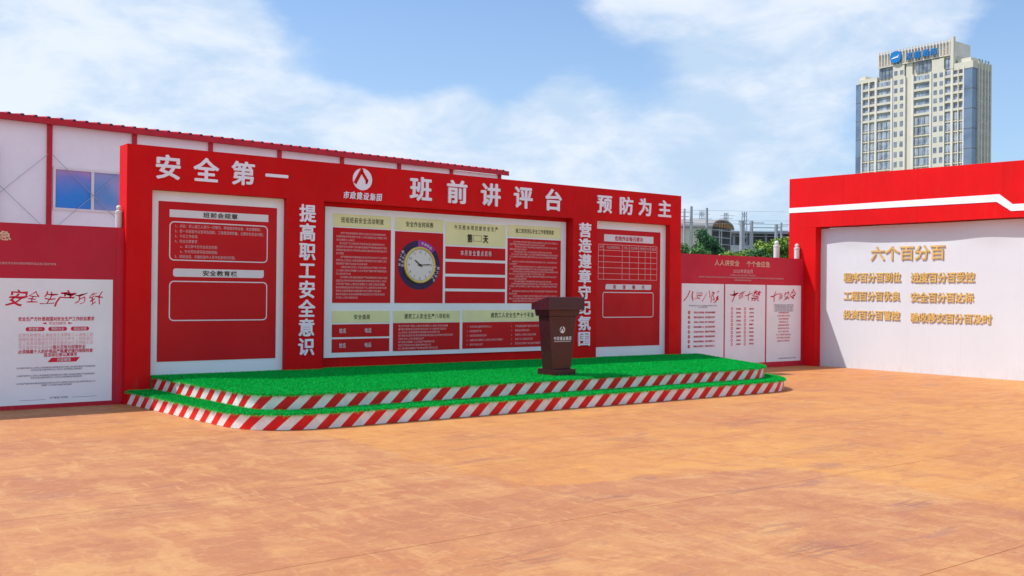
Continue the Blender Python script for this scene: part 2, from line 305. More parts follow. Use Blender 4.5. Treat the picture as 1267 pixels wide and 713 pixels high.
# ------------------------------------------------------------ mesh helpers
WORG = {}
class MB:
    def __init__(s): s.V = []; s.F = []; s.M = []; s.n = 0
    def add(s, verts, faces, mi=0):
        b = s.n; s.V.extend(tuple(v) for v in verts); s.n += len(verts)
        for f in faces: s.F.append(tuple(i + b for i in f)); s.M.append(mi)
    def box(s, x0, x1, y0, y1, z0, z1, mi=0):
        s.add([(x0,y0,z0),(x1,y0,z0),(x1,y1,z0),(x0,y1,z0),(x0,y0,z1),(x1,y0,z1),(x1,y1,z1),(x0,y1,z1)],
              [(3,2,1,0),(4,5,6,7),(0,1,5,4),(1,2,6,5),(2,3,7,6),(3,0,4,7)], mi)
    def prism(s, poly, a, b, conv, mi=0, mside=None):
        n = len(poly); v = [conv(p, a) for p in poly] + [conv(p, b) for p in poly]
        s.add(v, [tuple(range(n)), tuple(range(2 * n - 1, n - 1, -1))], mi)
        s.add(v, [(i, i + n, (i + 1) % n + n, (i + 1) % n) for i in range(n)], mi if mside is None else mside)
    def tube(s, pts, rad, k=8, mi=0, cap=True):
        pts = [Vector(p) for p in pts]; rads = rad if isinstance(rad, (list, tuple)) else [rad] * len(pts)
        v = []
        for i, p in enumerate(pts):
            t = (pts[min(i + 1, len(pts) - 1)] - pts[max(i - 1, 0)]).normalized()
            a = t.cross(Vector((0, 0, 1)) if abs(t.z) < .9 else Vector((1, 0, 0))).normalized(); c = t.cross(a)
            for j in range(k):
                an = 2 * math.pi * j / k; v.append(p + (a * math.cos(an) + c * math.sin(an)) * rads[i])
        f = [(i*k+j, i*k+(j+1)%k, (i+1)*k+(j+1)%k, (i+1)*k+j) for i in range(len(pts)-1) for j in range(k)]
        if cap: f += [tuple(range(k-1, -1, -1)), tuple(range((len(pts)-1)*k, len(pts)*k))]
        s.add(v, f, mi)
    def lathe(s, prof, c, k=16, mi=0):      # prof (r, z)
        v = [(c[0]+r*math.cos(2*math.pi*j/k), c[1]+r*math.sin(2*math.pi*j/k), c[2]+z) for r, z in prof for j in range(k)]
        f = [(i*k+j, i*k+(j+1)%k, (i+1)*k+(j+1)%k, (i+1)*k+j) for i in range(len(prof)-1) for j in range(k)]
        f += [tuple(range(k-1, -1, -1)), tuple(range((len(prof)-1)*k, len(prof)*k))]
        s.add(v, f, mi)
    def build(s, name, mats, parent=None, smooth=False, bevel=0, local=False):
        if not isinstance(mats, (list, tuple)): mats = [mats]
        org = (0, 0, 0)
        if parent is not None and not local: org = WORG.get(parent.name, (0, 0, 0))
        V = s.V if org == (0, 0, 0) else [(a - org[0], b - org[1], c - org[2]) for a, b, c in s.V]
        me = bpy.data.meshes.new(name); me.from_pydata(V, [], s.F)
        for m_ in mats: me.materials.append(M[m_] if isinstance(m_, str) else m_)
        if len(mats) > 1: me.polygons.foreach_set('material_index', s.M)
        if smooth: me.polygons.foreach_set('use_smooth', [True] * len(s.F))
        me.update()
        o = bpy.data.objects.new(name, me); COL.objects.link(o)
        if parent is not None: o.parent = parent; WORG[o.name] = org
        else: WORG[o.name] = (0, 0, 0)
        if bevel:
            bv = o.modifiers.new('bevel', 'BEVEL'); bv.width = bevel; bv.segments = 2; bv.limit_method = 'ANGLE'
        return o
def thing(name, label, cat, loc=(0, 0, 0), rz=0, group=None):
    o = bpy.data.objects.new(name, None); COL.objects.link(o); o.location = loc; o.rotation_euler = (0, 0, rz)
    o.empty_display_size = 0.2
    o['label'] = label; o['category'] = cat
    if group: o['group'] = group
    WORG[o.name] = tuple(loc); return o
def tag(o, label, cat, group=None):
    o['label'] = label; o['category'] = cat
    if group: o['group'] = group
    return o
def structure(o): o['kind'] = 'structure'; return o
def dup(root, loc, rz=0, label=None):
    r = root.copy(); COL.objects.link(r); r.location = loc; r.rotation_euler = (0, 0, rz)
    if label: r['label'] = label
    def rec(a, b_):
        for ch in list(a.children):
            c = ch.copy(); COL.objects.link(c); c.parent = b_; rec(ch, c)
    rec(root, r); return r

class Frame:            # plane: origin, u (reading direction), v (up), n (towards the reader)
    def __init__(s, O, U, V, Nn): s.O, s.U, s.V, s.N = Vector(O), Vector(U), Vector(V), Vector(Nn)
    def p(s, u, v, w=0): return tuple(s.O + s.U * u + s.V * v + s.N * w)
def face_south(y): return Frame((0, y, 0), (1, 0, 0), (0, 0, 1), (0, -1, 0))
def face_west(x): return Frame((x, 0, 0), (0, -1, 0), (0, 0, 1), (-1, 0, 0))
def slab(mb, fr, u0, u1, v0, v1, w0, w1, mi=0):
    mb.prism([(u0, v0), (u1, v0), (u1, v1), (u0, v1)], w1, w0, lambda p, w: fr.p(p[0], p[1], w), mi)
def rounded(u0, u1, v0, v1, rad, corners='1111', k=5):
    out = []
    for i, (cx, cy, a0) in enumerate(((u0+rad, v0+rad, 180), (u1-rad, v0+rad, 270), (u1-rad, v1-rad, 0), (u0+rad, v1-rad, 90))):
        if corners[i] == '1':
            for j in range(k + 1):
                a = R(a0 + 90 * j / k); out.append((cx + rad * math.cos(a), cy + rad * math.sin(a)))
        else:
            out.append(((u0, u1, u1, u0)[i], (v0, v0, v1, v1)[i]))
    return out
def outline(mb, fr, poly, t, w, mi=0):      # thin line loop with thickness t
    cx = sum(p[0] for p in poly) / len(poly); n = len(poly)
    inn = []
    for i in range(n):
        a, b_, c = poly[i-1], poly[i], poly[(i+1) % n]
        d1 = Vector((b_[0]-a[0], b_[1]-a[1])); d2 = Vector((c[0]-b_[0], c[1]-b_[1]))
        if d1.length < 1e-6: d1 = d2
        if d2.length < 1e-6: d2 = d1
        d1.normalize(); d2.normalize(); nn = Vector((-(d1.y + d2.y), d1.x + d2.x)).normalized()
        k = t / max(0.4, nn.dot(Vector((-d1.y, d1.x)))); inn.append((b_[0] + nn.x * k, b_[1] + nn.y * k))
    v = [fr.p(*p, w) for p in poly] + [fr.p(*p, w) for p in inn]
    mb.add(v, [(i, (i+1) % n, (i+1) % n + n, i + n) for i in range(n)], mi)

# --------- glyphs of Blender's own font, cached as arrays
GC = {}
_crv = bpy.data.curves.new('glyph', 'FONT'); _crv.size = 1; _tob = bpy.data.objects.new('glyph', _crv); COL.objects.link(_tob)
def glyph(ch, bold=0.0, ext=0.0, res=2):
    key = (ch, bold, ext, res)
    if key not in GC:
        _crv.body = ch; _crv.offset = bold; _crv.extrude = ext; _crv.resolution_u = res
        _tob.data.update_tag() if hasattr(_tob.data, 'update_tag') else None
        dg = bpy.context.evaluated_depsgraph_get(); dg.update()
        me = bpy.data.meshes.new_from_object(_tob.evaluated_get(dg))
        V = [tuple(v.co) for v in me.vertices]; Fc = [tuple(p.vertices) for p in me.polygons]
        bpy.data.meshes.remove(me); GC[key] = (V, Fc)
    return GC[key]
def adv(ch):
    return 0.56 if ord(ch) < 128 else 1.0
def put(mb, fr, ch, uc, vc, w, h, wo, bold=0.0, ext=0.0, mi=0, brush=None, mside=None):
    """one glyph, em box centred at uc, vc, w wide and h high; wo = distance of its front from the plane"""
    if bold >= 0.015:
        rb = bold * 0.85; dirs = [(math.cos(t * math.pi / 4), math.sin(t * math.pi / 4)) for t in range(8)] if (ext or bold > .03) else [(1, .4), (-1, -.4), (.4, -1), (-.4, 1)]
        for i_, (dx, dy) in enumerate(dirs):
            put(mb, fr, ch, uc + dx * rb * w, vc + dy * rb * h, w, h, wo + i_ * (.0003 if ext > .005 else .0009), 0.0, ext, mi, brush, mside)
        return
    V, Fc = glyph(ch, bold, ext)
    out = []
    for x, y, z in V:
        a, b_ = x - adv(ch) / 2, y - 0.38
        if brush:
            sh, rot, amp, ph = brush
            b_ += amp * math.sin(a * 5 + ph) * 0.5 + rot * a; a += sh * b_ + amp * math.sin(b_ * 6 + ph * 2) * 0.4
        out.append(fr.p(uc + a * w, vc + b_ * h, wo + (z - ext) * (1 if not ext else 1)))
    if mside is not None:
        b0 = mb.n; mb.V.extend(out); mb.n += len(out)
        for f in Fc:
            flat_ = all(abs(V[i][2] - ext) < 1e-5 for i in f)
            mb.F.append(tuple(i + b0 for i in f)); mb.M.append(mi if flat_ else mside)
    else: mb.add(out, Fc, mi)
def line(mb, fr, s, u, vc, em_w, em_h, wo, bold=0.0, gap=0.0, center=False, mi=0, fit=None):
    if fit: 
        tot = sum(adv(c) for c in s); em_w = (fit - gap * (len(s) - 1)) / tot
    tot = sum(adv(c) for c in s) * em_w + gap * (len(s) - 1)
    x = u - tot / 2 if center else u
    for c in s:
        a = adv(c) * em_w
        if c not in ' 　': put(mb, fr, c, x + a / 2, vc, em_w, em_h, wo, bold, 0, mi)
        x += a + gap
    return x
POOL = ('为加强安全生产管理工作落实责任制度防止事故发生保障职工人身施工现场必须佩戴个人防护用品严格遵守操作规程检查设备完好'
        '班组长应当每天上岗前进行交底活动记录认真填写特种作业人员持证上岗发现隐患及时报告整改到位文明施工消防器材定期维护'
        '严禁违章指挥拒绝冒险作业高处作业系好保险带做好临边洞口防护用电符合规范标准教育培训考核合格方可进入工地')
def filler(k, n):
    return ''.join(POOL[(k * 37 + i) % len(POOL)] for i in range(n))
def para(mb, fr, u0, u1, v_top, v_bot, rows, k0, wo, em=None, mi=0, bold=0.012, pattern=None):
    """body copy too small to read in the photograph: rows of small characters; pattern gives each row's (indent, length)"""
    dv = (v_top - v_bot) / rows; em = em or dv * 0.62
    W_ = u1 - u0
    for i in range(rows):
        ind, ln = pattern[i % len(pattern)] if pattern else (0, 1)
        x0 = u0 + ind * W_; n = max(1, int((ln - ind) * W_ / em))
        line(mb, fr, filler(k0 + i, n), x0, v_top - (i + .5) * dv, em, em * 1.15, wo, bold, 0, False, mi)

# ------------------------------------------------------------ ground
g = MB(); g.box(-2500, 2500, -2500, 2500, -0.3, -0.02)
structure(g.build('ground', 'ground'))
apron = MB(); apron.box(-60, 60, -90, .7, -0.0199, -0.0195) ; structure(apron.build('bounce_paving_apron', 'floor'))  # unseen paving beyond the slabs, added to bounce light onto the boards
rear = MB(); rear.box(-60, 22, .702, 30, -0.0199, -0.0195); structure(rear.build('rear_concrete', 'pole'))
yard = MB(); yard.box(-17.6, 17.6, -20.75, 0.7, -0.019, -0.004); yardo = structure(yard.build('yard_paving', 'joint'))
SX = [-17.5, -12.9, -8.3, -3.7, 0.9, 5.5, 10.1, 14.7, 17.5]; SY = [-20.7, -18.4, -16.1, -13.8, -11.5, -9.2, -6.95, -4.71, -2.35, 0.65]
smesh = {}
for i in range(len(SX) - 1):
    for j in range(len(SY) - 1):
        wx, wy = round(SX[i+1] - SX[i], 3), round(SY[j+1] - SY[j], 3)
        if (wx, wy) not in smesh:
            q = MB(); q.box(0.002, wx - 0.002, 0.003, wy - 0.003, -0.018, 0.0)
            me = bpy.data.meshes.new('slab'); me.from_pydata(q.V, [], q.F); me.materials.append(M['floor']); smesh[(wx, wy)] = me
        o = bpy.data.objects.new('concrete_slab', smesh[(wx, wy)]); COL.objects.link(o); o.parent = yardo; o.location = (SX[i], SY[j], 0)

# ------------------------------------------------------------ main notice board
HB, OP, SK = 3.69, 3.07, 0.43
B = thing('notice_board', 'long red stage backdrop board with white raised characters above green turf stage', 'notice board', (5.66, 0.17, 0))
PIL = [(0, .36), (2.44, 3.08), (8.34, 8.96), (10.99, 11.32)]
q = MB(); q.box(0, 11.32, 0, .35, OP, HB); q.build('header_beam', 'red', B)
for a, b_ in PIL:
    q = MB(); q.box(a, b_, 0, .35, 0, OP); q.build('pillar', 'red', B)
for (a, b_), y in zip(((.36, 2.44), (3.08, 8.34), (8.96, 10.99)), (.106, .2, .126)):
    q = MB(); q.box(a + .001, b_ - .001, y, .34, 0, OP - .002); q.build('back_panel', 'red', B)
f0_ = face_south(0)
# raised characters
def raised(chars, w, h, parent, fr, bold, ext, mat, name='letter', mside=None):
    for ch, u, v in chars:
        q = MB(); put(q, fr, ch, u, v, w, h, 2 * ext, bold, ext, 0, None, mside)
        q.build(name, mat, parent)
raised(list(zip('安全第一', (.575, 1.14, 1.715, 2.26), [3.40]*4)), .39, .37, B, f0_, .028, .012, 'letter_white')
raised(list(zip('班前讲评台', (4.895, 5.64, 6.37, 7.11, 7.83), [3.385]*5)), .45, .42, B, f0_, .030, .012, 'letter_white')
raised(list(zip('预防为主', (9.135, 9.72, 10.25, 10.81), [3.39]*4)), .40, .37, B, f0_, .028, .012, 'letter_white')
raised([(c, 2.79, 2.855 - i * .3005) for i, c in enumerate('提高职工安全意识')], .29, .29, B, f0_, .028, .012, 'letter_white')
raised([(c, 8.635, 2.855 - i * .2985) for i, c in enumerate('营造遵章守纪氛围')], .33, .29, B, f0_, .028, .012, 'letter_white')
def emblem(fr, uc, vc, rad, wo, parent, mw, mr):
    q = MB(); k = 40
    q.prism([(uc + rad * math.cos(2*math.pi*i/k), vc + rad * math.sin(2*math.pi*i/k)) for i in range(k)], wo + .012, wo, lambda p, w: fr.p(p[0], p[1], w), 0)
    def stroke(pts, t):
        pts = [Vector((uc + a * rad, vc + b_ * rad)) for a, b_ in pts]
        for a, b_ in zip(pts, pts[1:]):
            d = (b_ - a).normalized(); nn = Vector((-d.y, d.x)) * t * rad; a2 = a - d * t * rad * .4; b2 = b_ + d * t * rad * .4
            q.prism([tuple(a2 - nn), tuple(b2 - nn), tuple(b2 + nn), tuple(a2 + nn)], wo + .016, wo + .0125, lambda p, w: fr.p(p[0], p[1], w), 1)
    stroke([(-.76, -.36), (-.06, .90)], .165)
    stroke([(-.04, .62), (.48, -.12)], .14); stroke([(.48, -.12), (.38, -.34)], .11)
    return q.build('emblem', [mw, mr], parent)
emblem(f0_, 3.765, 3.465, .178, .002, B, 'letter_white', 'red')
for i, c in enumerate('市政建设集团'):
    q = MB(); put(q, f0_, c, 3.47 + i * .122, 3.19, .105, .125, .016, .03, .006, 0, (.12, .05, .06, i)); q.build('letter', 'letter_white', B)

# left bay
fl = face_south(.10)
q = MB(); slab(q, fl, .362, 2.438, .365, OP - .005, -.005, 0); q.build('white_panel', 'white_board', B)
q = MB(); slab(q, fl, .48, 2.32, .58, 2.915, .001, .006); ls = q.build('red_sheet', 'sheet_red', B)
q = MB()
slab(q, fl, .64, 2.175, 2.69, 2.80, .007, .010); q.build('title_strip', 'white_print', ls)
q = MB(); q.prism(rounded(.70, 2.11, 1.82, 1.94, .04, '1101'), .010, .007, lambda p, w: fl.p(p[0], p[1], w)); q.build('title_strip', 'white_print', ls)
q = MB(); outline(q, fl, rounded(.64, 2.17, 2.055, 2.63, .07), .016, .009); q.build('text_frame', 'white_print', ls)
q = MB(); outline(q, fl, rounded(.645, 2.17, 1.17, 1.76, .07), .016, .009); q.build('text_frame', 'white_print', ls)
q = MB()
line(q, fl, '班前会规章', 1.41, 2.745, .105, .085, .013, .02, .004, True)
line(q, fl, '安全教育栏', 1.41, 1.878, .105, .085, .013, .02, .004, True); q.build('lettering', 'ink', ls, )
q = MB()
rows = [(.72, '1、点名：班上组工人进行一日情况，审核是否带设备，安全帽着装；'), (.72, '2、前一天班组作业安排及回顾，工程是否按质量，主要存在安全问题；'),
        (.72, '3、今日工作安排;'), (.72, '4、安全注意事项'), (.80, 'a、本工种今日作业安全危害;'), (.80, 'b、针对危险源采取控制措施;'), (.72, '5、班组会后、并随机选中人员作应急知识问答。')]
for i, (u, s_) in enumerate(rows): line(q, fl, s_, u, 2.565 - i * .0745, .0445, .052, .009, .018)
q.build('lettering', 'pink_print', ls)

# right bay
fr_ = face_south(.12)
q = MB(); slab(q, fr_, 8.962, 10.988, .365, OP - .005, -.005, 0); q.build('white_panel', 'white_board', B)
q = MB(); slab(q, fr_, 9.06, 10.83, .585, 2.91, .001, .006); rs = q.build('red_sheet', 'sheet_red', B)
q = MB(); slab(q, fr_, 9.25, 10.62, 2.67, 2.81, .007, .010); q.build('title_strip', 'white_print', rs)
q = MB(); q.prism(rounded(9.30, 10.57, 1.72, 1.825, .04, '0101'), .010, .007, lambda p, w: fr_.p(p[0], p[1], w)); q.build('title_strip', 'white_print', rs)
q = MB(); outline(q, fr_, rounded(9.225, 10.64, 1.16, 1.67, .05), .016, .009); q.build('text_frame', 'white_print', rs)
q = MB()
for i in range(7):
    v = 2.61 - i * .115; slab(q, fr_, 9.10, 10.73, v - .005, v + .005, .006, .009)
for u in (9.10, 9.24, 9.745, 9.945, 10.20, 10.39, 10.55, 10.73): slab(q, fr_, u - .005, u + .005, 1.92, 2.61, .006, .0092)
for u0, u1, s_ in ((9.11, 9.23, '序号'), (9.30, 9.70, '作业内容及部位'), (9.765, 9.93, '负责人'), (9.96, 10.18, '危险因素'), (10.21, 10.38, '措施'), (10.40, 10.54, '时间'), (10.56, 10.72, '备注')):
    line(q, fr_, s_, (u0 + u1) / 2, 2.555, .05, .06, .010, .02, 0, True, fit=(u1 - u0) * .9)
q.build('table_grid', 'pink_print', rs)
q = MB(); line(q, fr_, '危险作业每日提示', 9.93, 2.74, .095, .10, .013, .02, .004, True)
for i, c in enumerate('荣誉曝光'): line(q, fr_, c, 9.54 + i * .265, 1.772, .085, .09, .013, .02, 0, True)
q.build('lettering', 'red_ink', rs)

# centre bay
fc = face_south(.17)
q = MB(); slab(q, fc, 3.19, 8.31, .55, 3.0, -.022, 0); cb = q.build('white_panel', 'white_board', B)
yel = [(3.33, 4.42, 2.69, 2.90), (4.50, 5.48, 2.68, 2.90), (5.53, 6.85, 2.47, 2.87), (6.90, 8.18, 2.67, 2.89),
       (3.33, 4.41, 1.115, 1.31), (4.48, 5.85, 1.11, 1.31), (5.91, 8.18, 1.11, 1.315)]
redc = [(3.33, 4.42, 1.44, 2.67), (4.50, 5.48, 1.44, 2.66), (5.53, 6.85, 2.22, 2.44), (5.53, 6.85, 1.96, 2.17), (5.53, 6.85, 1.70, 1.91), (5.53, 6.85, 1.44, 1.65),
        (6.90, 8.18, 1.44, 2.64), (3.33, 4.41, .88, 1.09), (3.33, 4.41, .63, .85), (4.48, 5.85, .625, 1.10), (5.91, 8.18, .63, 1.10)]
for a in yel: q = MB(); slab(q, fc, *a, .001, .005); q.build('yellow_heading', 'yellow', cb)
for a in redc: q = MB(); slab(q, fc, *a, .001, .005); q.build('red_field', 'sheet_red', cb)
q = MB()
W1 = .0085
line(q, fc, '班组班前安全活动制度', 3.875, 2.80, .075, .10, W1, .008, .006, True)
line(q, fc, '安全作业时间表', 4.99, 2.79, .075, .10, W1, .012, .006, True)
line(q, fc, '今天是本项目部安全生产', 6.19, 2.785, .072, .09, W1, .008, .018, True)
line(q, fc, '第', 5.99, 2.60, .115, .155, W1, .04); line(q, fc, '天', 6.34, 2.60, .115, .155, W1, .04)
outline(q, fc, [(6.125, 2.55), (6.31, 2.55), (6.31, 2.655), (6.125, 2.655)], .006, W1)
line(q, fc, '施工现场消防安全工作管理制度', 7.54, 2.785, .062, .09, W1, .008, .004, True)
line(q, fc, '安全值周', 3.88, 1.21, .072, .085, W1, .008, .006, True)
line(q, fc, '建筑工人安全生产八项权利', 5.165, 1.215, .072, .095, W1, .008, .006, True)
line(q, fc, '建筑工人安全生产十个不准', 7.03, 1.225, .078, .10, W1, .008, .006, True)
q.build('lettering', 'ink', cb)
q = MB()
line(q, fc, '本月安全重点目标', 6.19, 2.335, .068, .10, W1, .018, .020, True)
for v in (.985, .745):
    line(q, fc, '姓名', 3.46, v, .065, .085, W1, .018); line(q, fc, '电话', 3.93, v, .065, .085, W1, .018)
q.build('lettering', 'white_print', cb)
q = MB()
para(q, fc, 3.39, 4.36, 2.61, 1.50, 20, 3, W1, .034, pattern=[(.08, .98), (0, 1), (0, .38), (.06, .97), (0, 1), (0, 1), (0, .15), (.08, 1), (0, 1), (0, .62), (.09, .98), (0, 1), (0, .3), (.08, 1), (0, 1), (0, .97), (0, 1), (0, .9), (0, .98), (0, .43)])
q.build('small_print', 'pink_print', cb)
q = MB()
para(q, fc, 6.94, 8.14, 2.60, 1.46, 25, 40, W1, .031, pattern=[(.07, .98), (0, .7), (.1, .97), (0, .35), (.09, .85), (.04, .98), (0, .97), (0, .02), (.06, .98), (0, .16), (.07, .97), (0, .9)])
para(q, fc, 4.58, 5.80, 1.075, .64, 8, 80, W1, .035, pattern=[(0, .84), (0, .83), (0, .71), (0, .92), (0, .44), (0, .62), (0, .55), (0, .68)])
para(q, fc, 6.06, 6.98, 1.06, .66, 5, 95, W1, .038, pattern=[(0, .55), (0, .33), (0, .42), (0, .83), (0, .37)])
para(q, fc, 7.09, 8.15, 1.06, .66, 5, 105, W1, .038, pattern=[(0, .55), (0, .33), (0, .5), (0, .42), (0, .9)])
for v0, n_, u in ((1.035, 5, 6.0), (1.035, 5, 7.0)):
    for i in range(n_): line(q, fc, str(i + 1 + (5 if u > 6.5 else 0)), u - (.02 if i == 4 and u > 6.5 else 0), 1.02 - i * .08, .04, .042, W1, .01)
q.build('small_print', 'pink_print', cb)
# printed clock surround
q = MB()
def ring(mb, fr, uc, vc, r0, r1, a0, a1, w, mi, k=48):
    n = max(3, int(k * abs(a1 - a0) / 360)); v = []
    for i in range(n + 1):
        a = R(a0 + (a1 - a0) * i / n); v += [fr.p(uc + r0*math.cos(a), vc + r0*math.sin(a), w), fr.p(uc + r1*math.cos(a), vc + r1*math.sin(a), w)]
    mb.add(v, [(2*i, 2*i+2, 2*i+3, 2*i+1) for i in range(n)], mi)
CU, CV = 4.985, 2.095
ring(q, fc, CU, CV, .25, .425, 94, 400, .0075, 0); ring(q, fc, CU, CV, .25, .425, 40, 94, .0078, 1)
for ang, rr, s_ in ((163, .395, '施工作业'), (166, .335, '上午时间'), (-23, .395, '施工作业'), (-21, .335, '下午时间'), (66, .375, '午休时间')):
    n_ = len(s_)
    for i, c in enumerate(s_):
        a = R(ang + (i - (n_ - 1) / 2) * (-9 if ang < 100 and ang > 0 else (11 if ang > 100 else -11))); put(q, fc, c, CU + rr * math.cos(a), CV + rr * math.sin(a), .052, .052, .0085, .03, 0, 2)
q.build('clock_surround', ['navy', 'purple', 'white_print'], cb)
# the wall clock itself
ck = thing('wall_clock', 'round wall clock with gold rim on the red field of the backdrop', 'clock', (CU, .165, CV))
fk = face_south(.165)
def disc(mb, fr, uc, vc, rad, w0, w1, mi=0, k=40): mb.prism([(uc + rad*math.cos(2*math.pi*i/k), vc + rad*math.sin(2*math.pi*i/k)) for i in range(k)], w1, w0, lambda p, w: fr.p(p[0], p[1], w), mi)
q = MB(); disc(q, fk, CU, CV, .295, .004, .030); q.build('case', 'brass', ck)
q = MB(); k = 48; prof = [(.315, .004), (.318, .03), (.305, .045), (.285, .042), (.272, .032)]
v = [fk.p(CU + r0*math.cos(2*math.pi*j/k), CV + r0*math.sin(2*math.pi*j/k), w) for r0, w in prof for j in range(k)]
q.add(v, [(i*k+j, i*k+(j+1)%k, (i+1)*k+(j+1)%k, (i+1)*k+j) for i in range(len(prof)-1) for j in range(k)]); q.build('rim', 'brass', ck, smooth=True)
q = MB(); disc(q, fk, CU, CV, .27, .030, .034); q.build('dial', 'dial', ck)
q = MB()
for h in range(1, 13):
    a = R(90 - 30 * h); s_ = str(h)
    line(q, fk, s_, CU + .225*math.cos(a), CV + .225*math.sin(a), .06, .06, .036, .01, 0, True)
for h in range(60):
    a = R(6 * h); c_, s2 = math.cos(a), math.sin(a); t = .0025 if h % 5 else .005
    q.add([fk.p(CU + rr*c_ + sg*t*-s2, CV + rr*s2 + sg*t*c_, .036) for rr, sg in ((.255, -1), (.268, -1), (.268, 1), (.255, 1))], [(0, 1, 2, 3)])
q.build('numerals', 'grey_ink', ck)
def hand(ang, ln, t):
    q = MB(); a = R(ang); d = (math.cos(a), math.sin(a)); n_ = (-d[1], d[0])
    P_ = lambda l, s: (CU + d[0]*l + n_[0]*s, CV + d[1]*l + n_[1]*s)
    q.prism([P_(-.05, -t*.7), P_(ln*.7, -t), P_(ln, 0), P_(ln*.7, t), P_(-.05, t*.7)], .044, .040, lambda p, w: fk.p(p[0], p[1], w)); return q
hand(143, .15, .011).build('hand', 'black', ck); hand(3, .235, .008).build('hand', 'black', ck)
q = MB(); disc(q, fk, CU, CV, .02, .036, .05, 0, 16); q.build('hub', 'black', ck)

# ------------------------------------------------------------ side exhibition boards
fs = face_south(.10)
def exhibit(x0, x1, label):
    E_ = thing('exhibition_board', label, 'notice board', ((x0 + x1) / 2, .16, 0))
    q = MB(); q.box(x0, x1, .10, .135, .03, 2.5); q.build('board', 'crimson', E_)
    q = MB(); q.box(x0 + .02, x1 - .02, .105, .13, 0, .03); q.build('plinth', 'crimson', E_)
    return E_
def brush_title(E_, s_, uc, vc, pitch, h, mat='red_ink', seed=0):
    rr = random.Random(seed); n_ = len(s_)
    for i, c in enumerate(s_):
        k = 1.25 if i % 3 == 0 else (.85 if i % 3 == 1 else 1.05); q = MB()
        put(q, fs, c, uc + (i - (n_ - 1) / 2) * pitch, vc + rr.uniform(-.012, .012), pitch * k * .95, h * k * .95, .009, .014 if i % 3 == 0 else .0, 0, 0, (.25, .20, .20, rr.uniform(0, 6)))
        q.build('brush_character', mat, E_)
ER = exhibit(11.322, 15.60, 'crimson exhibition board with three white posters beside the big white wall')
for a, b_ in ((11.46, 12.79), (12.835, 14.20), (14.25, 15.50)):
    q = MB(); slab(q, fs, a, b_, .12, 1.87, .001, .007); q.build('poster', 'white_board', ER)
q = MB()
line(q, fs, '人人讲安全', 12.48, 2.335, .165, .135, .003, .022, 0); line(q, fs, '个个会应急', 13.54, 2.335, .165, .135, .003, .022, 0)
q.build('lettering', 'beige_print', ER)
q = MB(); line(q, fs, '2025年安全月', 13.43, 2.165, .09, .095, .003, .03, 0, True, fit=.68)
line(q, fs, filler(5, 24), 13.42, 2.075, .036, .036, .003, .015, 0, True); line(q, fs, filler(6, 80), 13.42, 2.02, .036, .036, .003, .015, 0, True); line(q, fs, filler(8, 16), 13.42, 1.965, .036, .036, .003, .015, 0, True)
q.build('small_print', 'pink_print', ER)
brush_title(ER, '八安八防', 12.12, 1.62, .27, .22, seed=3); brush_title(ER, '十查十禁', 13.50, 1.63, .25, .22, seed=5); brush_title(ER, '十条禁令', 14.86, 1.63, .22, .22, seed=8)
q = MB(); q2 = MB(); q3 = MB()
for i in range(8):
    v = 1.255 - i * .103
    disc(q, fs, 11.69, v, .038, .007, .009, 0, 14); put(q2, fs, '一二三四五六七八'[i], 11.69, v, .05, .05, .011, .03)
    line(q, fs, filler(20 + i, 8) + '，' + filler(30 + i, 8), 11.83, v, .04, .045, .009, .016)
for i in range(10):
    v = 1.33 - i * .0865
    for u in (13.06, 13.50):
        ring(q, fs, u, v, .020, .036, 0, 360, .009, 0, 14); line(q, fs, filler(50 + i + int(u * 3), 4), u + .14, v, .04, .042, .009, .016)
for i in range(10):
    n_ = (9, 11, 9, 8, 10, 10, 9, 13, 12, 11)[i]
    line(q, fs, filler(70 + i, n_), 14.86, 1.24 - i * .072, .042, .042, .009, .014, 0, True)
q.build('small_print', 'red_ink', ER); q2.build('numerals', 'white_print', ER)
line(q3, fs, filler(44, 26), 12.12, 1.40, .034, .034, .009, .01, 0, True); line(q3, fs, filler(45, 8), 12.12, 1.365, .034, .034, .009, .01, 0, True)
for i in range(5): line(q3, fs, filler(90 + i, 22), 14.87, 1.42 - i * .035, .032, .032, .009, .008, 0, True)
line(q3, fs, filler(91, 22), 15.0, .19, .03, .03, .009, .008, 0, True)
q3.build('small_print', 'grey_ink', ER)

EL = exhibit(-4.9, -.002, 'crimson exhibition board with white safety policy poster at far left of the stage backdrop')
for a, b_ in ((-4.72, -3.25), (-3.20, -1.73), (-1.68, -.15)):
    q = MB(); slab(q, fs, a, b_, .06, 1.76, .001, .007); q.build('poster', 'white_board', EL)
q = MB(); line(q, fs, '人人讲安全', -3.42, 2.325, .165, .135, .003, .022); line(q, fs, '个个会应急', -2.29, 2.325, .165, .135, .003, .022); q.build('lettering', 'beige_print', EL)
q = MB(); line(q, fs, filler(6, 86), -2.45, 1.96, .036, .036, .003, .015, 0, True); q.build('small_print', 'pink_print', EL)
brush_title(EL, '安全生产方针', -.88, 1.50, .205, .20, seed=11)
q = MB(); q2 = MB(); q3 = MB(); q4 = MB()
line(q, fs, '安全生产方针是我国对安全生产工作的总要求', -.885, 1.215, .05, .06, .009, .02, 0, True, fit=.98)
line(q, fs, '可以归纳为', -.88, 1.155, .045, .045, .009, .005, 0, True)
for u in (-1.05, -.71):
    sg = -1 if u < -.9 else 1
    q.add([fs.p(u - sg * .03, 1.14, .009), fs.p(u - sg * .03, 1.17, .009), fs.p(u + sg * .03, 1.155, .009)], [(0, 1, 2)])
for u, s_ in ((-1.16, '安全第一'), (-.875, '预防为主'), (-.585, '综合治理')):
    q.prism(rounded(u - .12, u + .12, 1.05, 1.105, .025), .010, .007, lambda p, w: fs.p(p[0], p[1], w)); line(q2, fs, s_, u, 1.078, .042, .045, .012, .02, 0, True)
